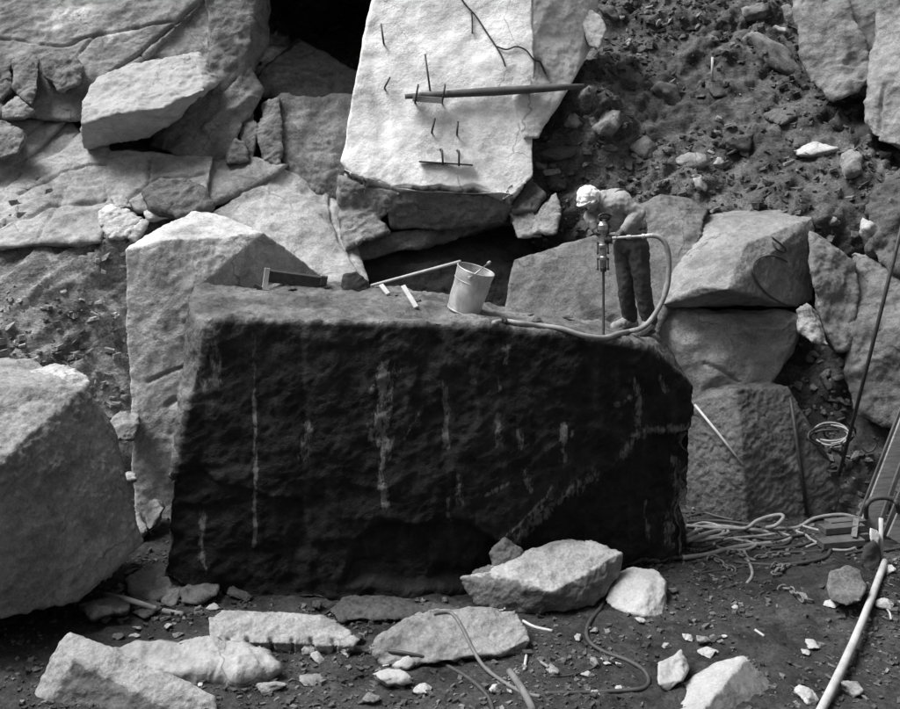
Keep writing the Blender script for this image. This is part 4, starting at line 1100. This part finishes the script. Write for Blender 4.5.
rod('air_hose', crom(hp + tail, 8), .026, 'rubber_pale', 'pale air hose looping from the drill down along the front edge of the block', 'hose', sides=10)

# ------------------------------------------------------------------ things on top of the block
bb = on(463, 312)
ax_ = Vector((.30, -.10, 1)).normalized()
bk = empty('bucket', bb, 'battered pale metal bucket tilted on top of the black block', 'bucket')
h_b = .46
lathe('wall', Vector(), ax_ * h_b, [(0, .02), (.0, .150), (.02, .165), (.05, .168)] + [(t_, .168 + .025 * (t_ - .05) / .92) for t_ in np.linspace(.12, .92, 10)] + [(.97, .193), (1, .195), (1, .188), (.5, .172), (.06, .158), (.055, .02)], 'zinc', bk, 32)
bw_ = bk.children[0].data; c_ = get_co(bw_); r2 = c_ * np.array([1, 1, 0]); c_ += r2 / .18 * (.022 * gnoise(c_ * 6, 3) + .008 * gnoise(c_ * 15, 4))[:, None]; set_co(bw_, c_)
def ring(name, c, ax, r, rr, mat, parent):
    up = ax.orthogonal().normalized(); b = ax.cross(up)
    pts = [c + (up * math.cos(2 * math.pi * k / 32) + b * math.sin(2 * math.pi * k / 32)) * r for k in range(32)]
    return link(name, tube_mesh(pts, rr, 6, name, closed=True), mat, parent)
ring('rim', ax_ * h_b, ax_, .193, .008, 'zinc', bk); ring('foot_ring', ax_ * .022, ax_, .167, .007, 'zinc', bk); ring('hoop', ax_ * .34, ax_, .187, .005, 'zinc', bk)
e1 = (Vector((1, -.25, 0)) - ax_ * ax_.dot(Vector((1, -.25, 0)))).normalized()
e2 = ax_.cross(e1)
for s_ in (-1, 1):
    lathe('handle_ear', ax_ * (h_b - .05) + e2 * s_ * .185, ax_ * (h_b - .05) + e2 * s_ * .205, [(0, .025), (.8, .025), (1, .015)], 'zinc', bk, 10)
fa_ = (e1 * .55 + ax_ * .84).normalized()
arc = [ax_ * (h_b - .05) + e2 * .205 * math.cos(t) + fa_ * .20 * math.sin(t) for t in np.linspace(0, math.pi, 25)]
bh = link('handle', tube_mesh(arc, .006, 6, 'handle'), 'steel', bk)
lathe('grip', arc[10], arc[14], [(0, .012), (.2, .016), (.8, .016), (1, .012)], 'wood_pale', bh, 10)

p0 = on(372, 287, .02); p1 = bb + ax_ * h_b + (-e1) * .19 + ax_ * .02
rod('pole', [p0, p0.lerp(p1, .5), p1 + (p1 - p0) * .01], .016, 'wood_pale', 'thin pale pole leaning from the dark bundle onto the bucket rim', 'pole')
bpos = on(354, 290)
rock('cloth_bundle', 'dark crumpled cloth bundle lying at the end of the thin pole', 'cloth bundle',
     [[(341, 286, bpos.y), (344, 275, bpos.y), (356, 271, bpos.y), (366, 280, bpos.y), (369, 291, bpos.y - .05), (345, 292, bpos.y - .05)]], .012, 'craggy', 'cloth_dark', back=.25, scale=.35)
for (a, b), wd, lab in ((((381, 285), (388, 296)), .05, 'short pale wooden wedge beside the dark bundle'), (((403, 286), (416, 309)), .065, 'longer pale wooden stake lying towards the front edge of the block')):
    p1 = on(b[0], b[1], .018); p0 = P(a[0], a[1], p1.y + (.28 if wd > .06 else .16))
    c = p1.copy()
    o = bar('wooden_stake', p0, p1, .05, .028, 'wood_pale', None, c, side=(1, .2, .25)); o.location = c; tag(o, lab, 'stake')
# channel iron
c0 = on(268, 289); D0 = c0.y
ci = empty('channel_iron', c0, 'dark steel channel beam propped on its pale end plate behind the bundle', 'steel beam')
bar('web', P(266, 276, D0), P(324, 283.5, D0 + .12), .014, .13, 'iron', ci, c0, side=(0, 1, 0))
bar('flange', P(266, 270, D0 + .05), P(324, 277.6, D0 + .17), .11, .014, 'iron', ci, c0, side=(0, 1, 0))
bar('end_plate', P(267.5, 268, D0 - .01), P(264.5, 290, D0 - .05), .06, .02, 'zinc', ci, c0, side=(1, .3, 0))
bar('end_block', P(321, 280, D0 + .06), P(327, 281, D0 + .06), .07, .10, 'iron', ci, c0, side=(0, 1, 0))
bar('foot', P(254, 285, D0 - .05), P(262, 289, D0 - .05), .04, .045, 'iron', ci, c0, side=(0, 1, 0))
for px_, py_, wd, lab in ((503, 321, 11, 'dark chip of rock beside the hose end on the block'), (537, 321, 12, 'dark angular chip on the block between bucket and drill'), (568, 319, 13, 'dark crumbly chip on the block near the drill'), (530, 316, 9, 'thin dark splinter behind the angular chip on the block'), (418, 301, 9, 'small dark chip beside the wooden stake'), (396, 296, 8, 'small dark chip between the two wooden stakes'), (293, 290, 10, 'dark twisted scrap below the channel beam')):
    l, n, o = hit(px_, py_)
    stone(l, wd / F * l.y, 'dark_granite', lab, None, n, .1, .6)

# ------------------------------------------------------------------ pins and pole on the pale slab
for (x0, y0, x1, y1), lab in (((384, 44, 381, 24), 'straight iron pin high on the left of the pale slab'), ((385, 89, 390, 77), 'short bent iron pin low on the left of the pale slab'), ((430, 90, 425, 54), 'long iron pin rising above the dark pole on the pale slab'),
                              ((432, 133, 435, 118), 'leaning short iron pin under the dark pole on the pale slab'), ((457, 135, 458, 121), 'upright short iron pin under the dark pole on the pale slab')):
    a = on(x0, y0); b = P(x1, y1, on(x1, y1).y - .10)
    rod('iron_pin', [a + Vector((0, .08, 0)), a + Vector((0, -.05, 0)), a + Vector((0, -.085, .02)), b], .014, 'iron', lab, 'iron pin')
lo = on(441, 163); sh = empty('iron_shelf', lo, 'narrow iron shelf bar on two hooked pins near the foot of the pale slab', 'shelf')
b0_ = P(419, 161.5, on(419, 162).y - .05); b1_ = P(473, 165, on(473, 165).y - .05)
bar('shelf_bar', b0_, b1_, .07, .022, 'iron', sh, lo)
for a, b in (((443, 165), (442, 150)), ((459, 166), (459, 151))):
    pa = P(a[0], a[1], on(*a).y - .095); pb = P(b[0], b[1], on(*b).y - .095)
    rod('hook', [pa, pb, pb + Vector((-.02, .03, .01)), pb + Vector((-.03, .14, 0))], .014, 'iron', parent=sh, base=lo)
ps = on(414, 97); pe = on(583, 88)
c = ps.copy(); sp = P(405, 96.5, ps.y - .16); ep = P(584, 86, 15.15)
mid = [sp.lerp(ep, t) for t in (0, .1, .5, .8, 1)]
o = link('timber_pole', tube_mesh([m - c for m in mid], [.035, .045, .065, .055, .035], 10, 'timber_pole'), 'wood_dark'); o.location = c
tag(o, 'long dark timber pole laid across the pale slab to the dirt slope', 'pole')
bo = empty('bracket_board', ps, 'short board held by two iron brackets under the left end of the dark pole', 'bracket')
bar('board', P(413, 98.5, ps.y - .12), P(443, 100.5, ps.y - .14), .14, .08, 'wood_grey', bo, ps)
for x_ in (415, 442):
    pa = P(x_, 103, ps.y - .20); pb = P(x_ + 3, 86, ps.y - .22)
    rod('bracket', [pa + Vector((0, .3, 0)), pa, pb, pb + Vector((0, .1, .02))], .014, 'iron', parent=bo, base=ps)
rope_pts = [(459, -4), (466, 6), (476, 17), (486, 32), (496, 47), (502, 58), (505, 67)]
rod('wire_rope', crom([on(a, b, .03) for a, b in rope_pts], 6), .012, 'iron', 'dark wire rope hanging down the top of the pale slab', 'rope')
rod('wire_rope', crom([on(a, b, .03) for a, b in ((496, 47), (506, 50), (516, 47), (526, 51), (533, 60), (541, 62), (546, 74))], 6), .012, 'iron', 'dark wire rope trailing sideways onto the second pale slab', 'rope')
rod('wire_rope', crom([on(a, b, .03) for a, b in ((471, 11), (472, 22), (472, 34))], 4), .012, 'iron', 'short plumb end of wire rope high on the pale slab', 'rope')

# ------------------------------------------------------------------ right hand side
def cr(pts, lift): return crom([on(a, b, lift) for a, b in pts], 7)
rod('guy_cable', [P(839, 476, 12.3), P(870, 355, 11.9), P(905, 214, 11.4)], .022, 'iron', 'taut dark guy cable slanting up in front of the right hand rocks', 'cable')
rod('wire', cr([(771, 238), (782, 246), (784, 252), (776, 250), (772, 243)], .02), .01, 'iron', 'small curl of wire on the face of the split boulder', 'wire')
rod('wire', cr([(786, 262), (778, 258), (769, 256), (758, 260), (752, 268), (755, 280), (762, 290), (772, 298), (787, 304)], .02), .012, 'rubber_dark', 'thin dark wire hanging down the face of the split boulder', 'wire')
for k, (a, b, lab) in enumerate((((802, 424), (855, 502), 'thicker steel drill rod leaning on the edge of the rough dark boulder'), ((799, 416), (850, 499), 'thin steel drill rod leaning beside the thicker rod'), ((786, 398), (807, 518), 'dark steel rod leaning against the front of the rough dark boulder'))):
    pa = on(*a, .04); pb = PZ(b[0], b[1], .05) if k < 2 else on(b[0], b[1], .04)
    pa = pa + Vector((0, -.08, .02)); rod('drill_rod', [pb, pb.lerp(pa, .5), pa], (.030, .02, .024)[k], 'iron', lab, 'steel rod')
# planks
pa = on(695, 404, .03) ; pb = on(743, 462, .03)
rod('drill_rod', [pb + Vector((0, -.04, -.02)), pa.lerp(pb, .5) + Vector((0, -.05, 0)), pa + Vector((0, -.04, 0))], .016, 'wood_pale', 'thin pale rod lying diagonally against the lighter facet of the rough dark boulder', 'rod')
wp = empty('plank_stack', PZ(880, 520, .0), 'weathered planks leaning together at the right edge behind the hose arch', 'planks')
wb = wp.location
for a, b, wd, mt in (((866, 532), (918, 395), .20, 'wood_grey'), ((884, 536), (935, 405), .06, 'wood_dark'), ((855, 530), (905, 400), .05, 'wood_dark'), ((893, 540), (945, 420), .16, 'wood_grey'), ((876, 535), (925, 398), .05, 'wood_dark')):
    pa = PZ(a[0], a[1], .06); pb = P(b[0], b[1], pa.y + .35)
    bar('plank', pa, pb, wd, .03, mt, wp, wb, side=(1, .15, 0))
# tangle of wire
for k in range(6):
    r_ = random.Random(60 + k)
    cx, cy = 832 + r_.uniform(-9, 9), 436 + r_.uniform(-6, 5)
    d_ = 12.45 + r_.uniform(-.1, .1)
    rx, ry = r_.uniform(14, 22), r_.uniform(8, 15)
    ph = r_.uniform(0, 6.28); span = r_.uniform(3.6, 5.8)
    pts = [P(cx + rx * math.cos(ph + t * span), cy + ry * math.sin(ph + t * span) * .9, d_ + .14 * math.sin(ph * 2 + t * span)) for t in np.linspace(0, 1, 9)]
    rod('wire_coil', crom(pts, 5), .012, 'rubber_pale' if k % 2 else 'iron', ('pale' if k % 2 else 'dark') + ' loop of wire in the tangle beneath the guy cable', 'wire', ('pale' if k % 2 else 'dark') + ' wire loops under the guy cable')
rod('wire_hook', crom([P(853, 432, 12.3), P(859, 443, 12.25), P(866, 452, 12.2), P(873, 450, 12.2), P(877, 443, 12.2), P(874, 437, 12.2)], 6), .012, 'iron', 'hook shaped end of wire beside the planks', 'wire')
# hoses on the floor
HO = [('rubber_pale', .034, [(684, 558), (705, 554), (735, 549), (765, 545), (785, 542), (790, 539), (783, 535), (765, 533), (742, 531), (715, 533), (686, 540)], 'thick pale air hose doubled back on the floor right of the block'),
      ('rubber_pale', .026, [(686, 536), (700, 531), (715, 528.5), (726, 530), (728, 534), (718, 537), (700, 540)], 'short pale hose loop beside the right end of the block'),
      ('rubber_dark', .026, [(687, 523), (705, 522), (725, 522.5), (745, 525), (760, 527)], 'dark hose running along the foot of the rough dark boulder'),
      ('rubber_dark', .024, [(690, 546), (705, 547), (722, 541), (732, 536)], 'dark hose crossing under the pale hoses'),
      ('rubber_dark', .026, [(735, 563), (752, 565), (780, 566), (808, 563), (826, 558), (831, 551), (840, 546), (862, 543), (900, 528)], 'dark hose bending round the mound towards the planks'),
      ('rubber_dark', .022, [(772, 549), (800, 545), (822, 538), (850, 528), (880, 518), (905, 508)], 'dark hose running straight to the planks'),
      ('rubber_dark', .020, [(768, 553), (800, 553), (828, 550), (858, 540), (905, 520)], 'thin dark hose between the two long dark hoses'),
      ('rubber_pale', .022, [(744, 552), (748, 561), (752, 571), (752, 578), (747, 583)], 'short bent pale pipe lying among the chains'),
      ('rubber_dark', .024, [(606, 598), (600, 610), (590, 622), (586, 634), (591, 645), (606, 654), (626, 661), (642, 670), (649, 681), (644, 689), (622, 692), (585, 694), (545, 695)], 'dark hose curling forward from the large pale topped boulder'),
      ('rubber_dark', .022, [(346, 650), (365, 651), (390, 652), (415, 656), (440, 664), (462, 675), (478, 687), (489, 700), (494, 715)], 'dark hose running past the draped boulder to the front'),
      ('rubber_mid', .022, [(434, 615), (442, 613), (450, 614), (457, 620), (464, 632), (473, 650), (484, 668), (502, 682), (522, 692), (540, 698)], 'grey hose draped over the pale rough boulder'),
      ('rubber_dark', .012, [(550, 677), (570, 676), (590, 670), (598, 664)], 'thin dark cord lying among small stones on the floor'),
      ('rubber_pale', .024, [(690, 528), (702, 524), (716, 526), (724, 532), (716, 538), (702, 537), (696, 531), (706, 527), (722, 527), (740, 529)], 'pale hose coil lying flat beside the right end of the block'),
      ('rubber_dark', .022, [(688, 518), (704, 514), (716, 517), (734, 521)], 'dark hose end rising at the foot of the rough dark boulder'),
      ('rubber_pale', .020, [(796, 532), (806, 536), (812, 541), (822, 545), (838, 549)], 'thin pale hose lying across to the timbers'),
      ('rubber_dark', .022, [(700, 551), (722, 544), (748, 538), (772, 540), (800, 536), (830, 531), (862, 520)], 'long dark hose weaving under the pale hoses to the timbers'),
      ('rubber_pale', .020, [(800, 526), (818, 531), (840, 534), (866, 531), (900, 520)], 'pale hose running behind the timbers to the planks'),
      ('rubber_dark', .020, [(846, 556), (862, 552), (880, 552), (905, 548)], 'dark hose lying behind the short pale post'),
      ('rubber_pale', .022, [(692, 543), (720, 539), (744, 541), (756, 546), (744, 551), (724, 550), (714, 545), (728, 540), (760, 537), (786, 533)], 'pale hose with a flat loop in the middle of the hose heap'),
      ('rubber_pale', .020, [(806, 548), (822, 543), (846, 542), (858, 546), (848, 551), (830, 550), (824, 545), (850, 538), (905, 526)], 'pale hose with a flat loop beside the timbers'),
      ('rubber_dark', .020, [(730, 534), (752, 530), (776, 533), (790, 540), (778, 547), (752, 545), (738, 539)], 'dark hose ring lying over the hose heap'),
      ('rubber_dark', .016, [(690, 575), (720, 571), (735, 569), (752, 566)], 'thin dark cable running to the chains')]
for mt, r, pts, lab in HO:
    r *= .74; rod('hose', cr(pts, r * .6), r, mt, lab, 'hose', sides=9)
lp = [on(686, 528, .03), on(720, 531, .03), on(742, 531.5, .035), P(749, 527, 12.1), P(757, 521, 12.15), P(770, 516.5, 12.2), P(781, 515, 12.2), P(783, 518.5, 12.12), P(775, 526, 12.05), on(764, 531.5, .04), on(775, 531, .03), on(795, 527, .03), on(815, 521, .03), on(840, 518, .04), on(858, 521, .04)]
rod('hose', crom(lp, 7), .021, 'rubber_pale', 'pale hose with an upright loop leading to the wooden crate', 'hose', sides=9)
ap = [PZ(867, 524, .05), P(866, 508, 11.8), P(871, 500, 11.8), P(882, 497.5, 11.8), P(893, 500, 11.8), P(898, 507, 11.8), PZ(899, 528, .05)]
rod('hose', crom(ap, 7), .028, 'rubber_dark', 'thick dark hose arch standing in front of the planks', 'hose', sides=9)
for pts, r, mt, lab in (([(523, 622), (535, 628), (552, 632)], .014, 'wood_pale', 'thin pale stick right of the draped boulder'), ([(526, 655), (524, 671)], .013, 'wood_pale', 'short pale stick standing in front of the draped boulder'), ([(510, 674), (521, 692), (533, 714)], .03, 'wood_stick', 'thick grey stick pointing out between the two front hoses'),
                        ([(541, 663), (549, 668)], .012, 'wood_grey', 'little bent twig on the floor'), ([(105, 596), (130, 602), (160, 612), (183, 616)], .026, 'wood_grey', 'long dark stick in the debris beside the big left boulder'), ([(755, 631), (764, 637)], .012, 'wood_pale', 'tiny pale splinter on the open floor'), ([(880, 604), (889, 612), (891, 620)], .010, 'wood_pale', 'curved pale twig beside the pale pole')):
    rod('stick', crom([on(a, b, r * .7) for a, b in pts], 4), r, mt, lab, 'stick')
pp = [PZ(810, 732, .06), PZ(853, 644, .12), PZ(885, 562, .20)]
rod('pole', crom(pp, 4), [.037] * 5 + [.034] * 4, 'wood_pale', 'long pale wooden pole lying on the floor at the right', 'pole')
st = drop(PZ(881, 566, .1).x, PZ(881, 566, .1).y)[0]
rod('post', [st - Vector((0, 0, .05)), st + Vector((0, 0, .2)), st + Vector((.02, .05, .45))], .024, 'wood_pale', 'short pale post standing at the end of the pale pole', 'post')
rock('rag', 'white rag tied on the short pale post', 'rag', [[(871, 529, st.y - .05), (877, 531, st.y - .05), (880, 536, st.y - .05), (878, 548, st.y - .07), (872, 547, st.y - .07)]], .01, 'craggy', 'cap_cloth', back=.08, scale=.18)
rock('cloth_bundle', 'dark ragged bundle hanging below the white rag', 'cloth bundle', [[(864, 548, st.y - .1), (872, 543, st.y - .1), (878, 552, st.y - .1), (878, 566, st.y - .14), (868, 572, st.y - .16), (862, 564, st.y - .14)]], .011, 'craggy', 'cloth_dark', back=.15, scale=.35)
# crate of timbers
cb = on(838, 541); cr_ = empty('wooden_crate', cb, 'low weathered stack of short timbers bound by a metal strap among the hoses', 'timbers')
for k, (a, b, zz) in enumerate((((820, 541), (858, 534), .04), ((824, 535), (862, 528), .04), ((822, 534), (858, 527), .12), ((828, 529), (860, 522), .12))):
    pa = PZ(a[0], a[1], .12 + 0); pa = Vector((pa.x, pa.y, cb.z + zz)); pb = PZ(b[0], b[1], .12); pb = Vector((pb.x, pb.y - .1, cb.z + zz))
    bar('timber', pa, pb, .15, .07, 'wood_dark', cr_, cb, side=(.25, 1, 0))
bar('strap', cb + Vector((.12, -.14, .10)), cb + Vector((.26, .16, .185)), .06, .012, 'iron_rust', cr_, cb)
# chains
def chain(pts, lab):
    path = crom([on(a, b, .02) for a, b in pts], 12)
    L = 0; links = []; last = path[0]; acc = 0
    for a, b in zip(path[:-1], path[1:]):
        acc += (b - a).length
        if acc >= .066: links.append((b, (b - last).normalized())); last = b; acc = 0
    ch = empty('chain', path[0], lab, 'chain')
    for k, (p, t) in enumerate(links):
        sd = t.cross(Vector((0, 0, 1))).normalized() if k % 2 else Vector((0, 0, 1))
        sd = (sd + Vector((rng.uniform(-.3, .3), rng.uniform(-.3, .3), .25))).normalized()
        pts_ = [p + t * .048 * math.cos(u) + sd * .028 * math.sin(u) - path[0] for u in np.linspace(0, 2 * math.pi, 14, endpoint=False)]
        link('chain_link', tube_mesh(pts_, .010, 6, 'chain_link', closed=True), 'iron_rust', ch)
chain([(706, 563), (712, 558), (718, 563), (726, 568), (733, 569)], 'heavy rusty chain lying in a heap beside the block')
chain([(726, 557), (733, 553), (742, 557), (752, 561), (766, 558), (786, 556)], 'heavy chain stretched behind the short bent pipe')
chain([(770, 570), (776, 565), (783, 569), (776, 573), (788, 567)], 'short chain end with a big ring at the mound')
chain([(776, 592), (786, 590), (797, 594), (802, 599), (812, 601)], 'tangled thin chain scrap in front of the round boulder')
rod('stake', [on(712, 81), P(712.5, 57, on(712, 81).y)], .02, 'wood_pale', 'thin white stake standing upright on the dirt slope', 'stake')
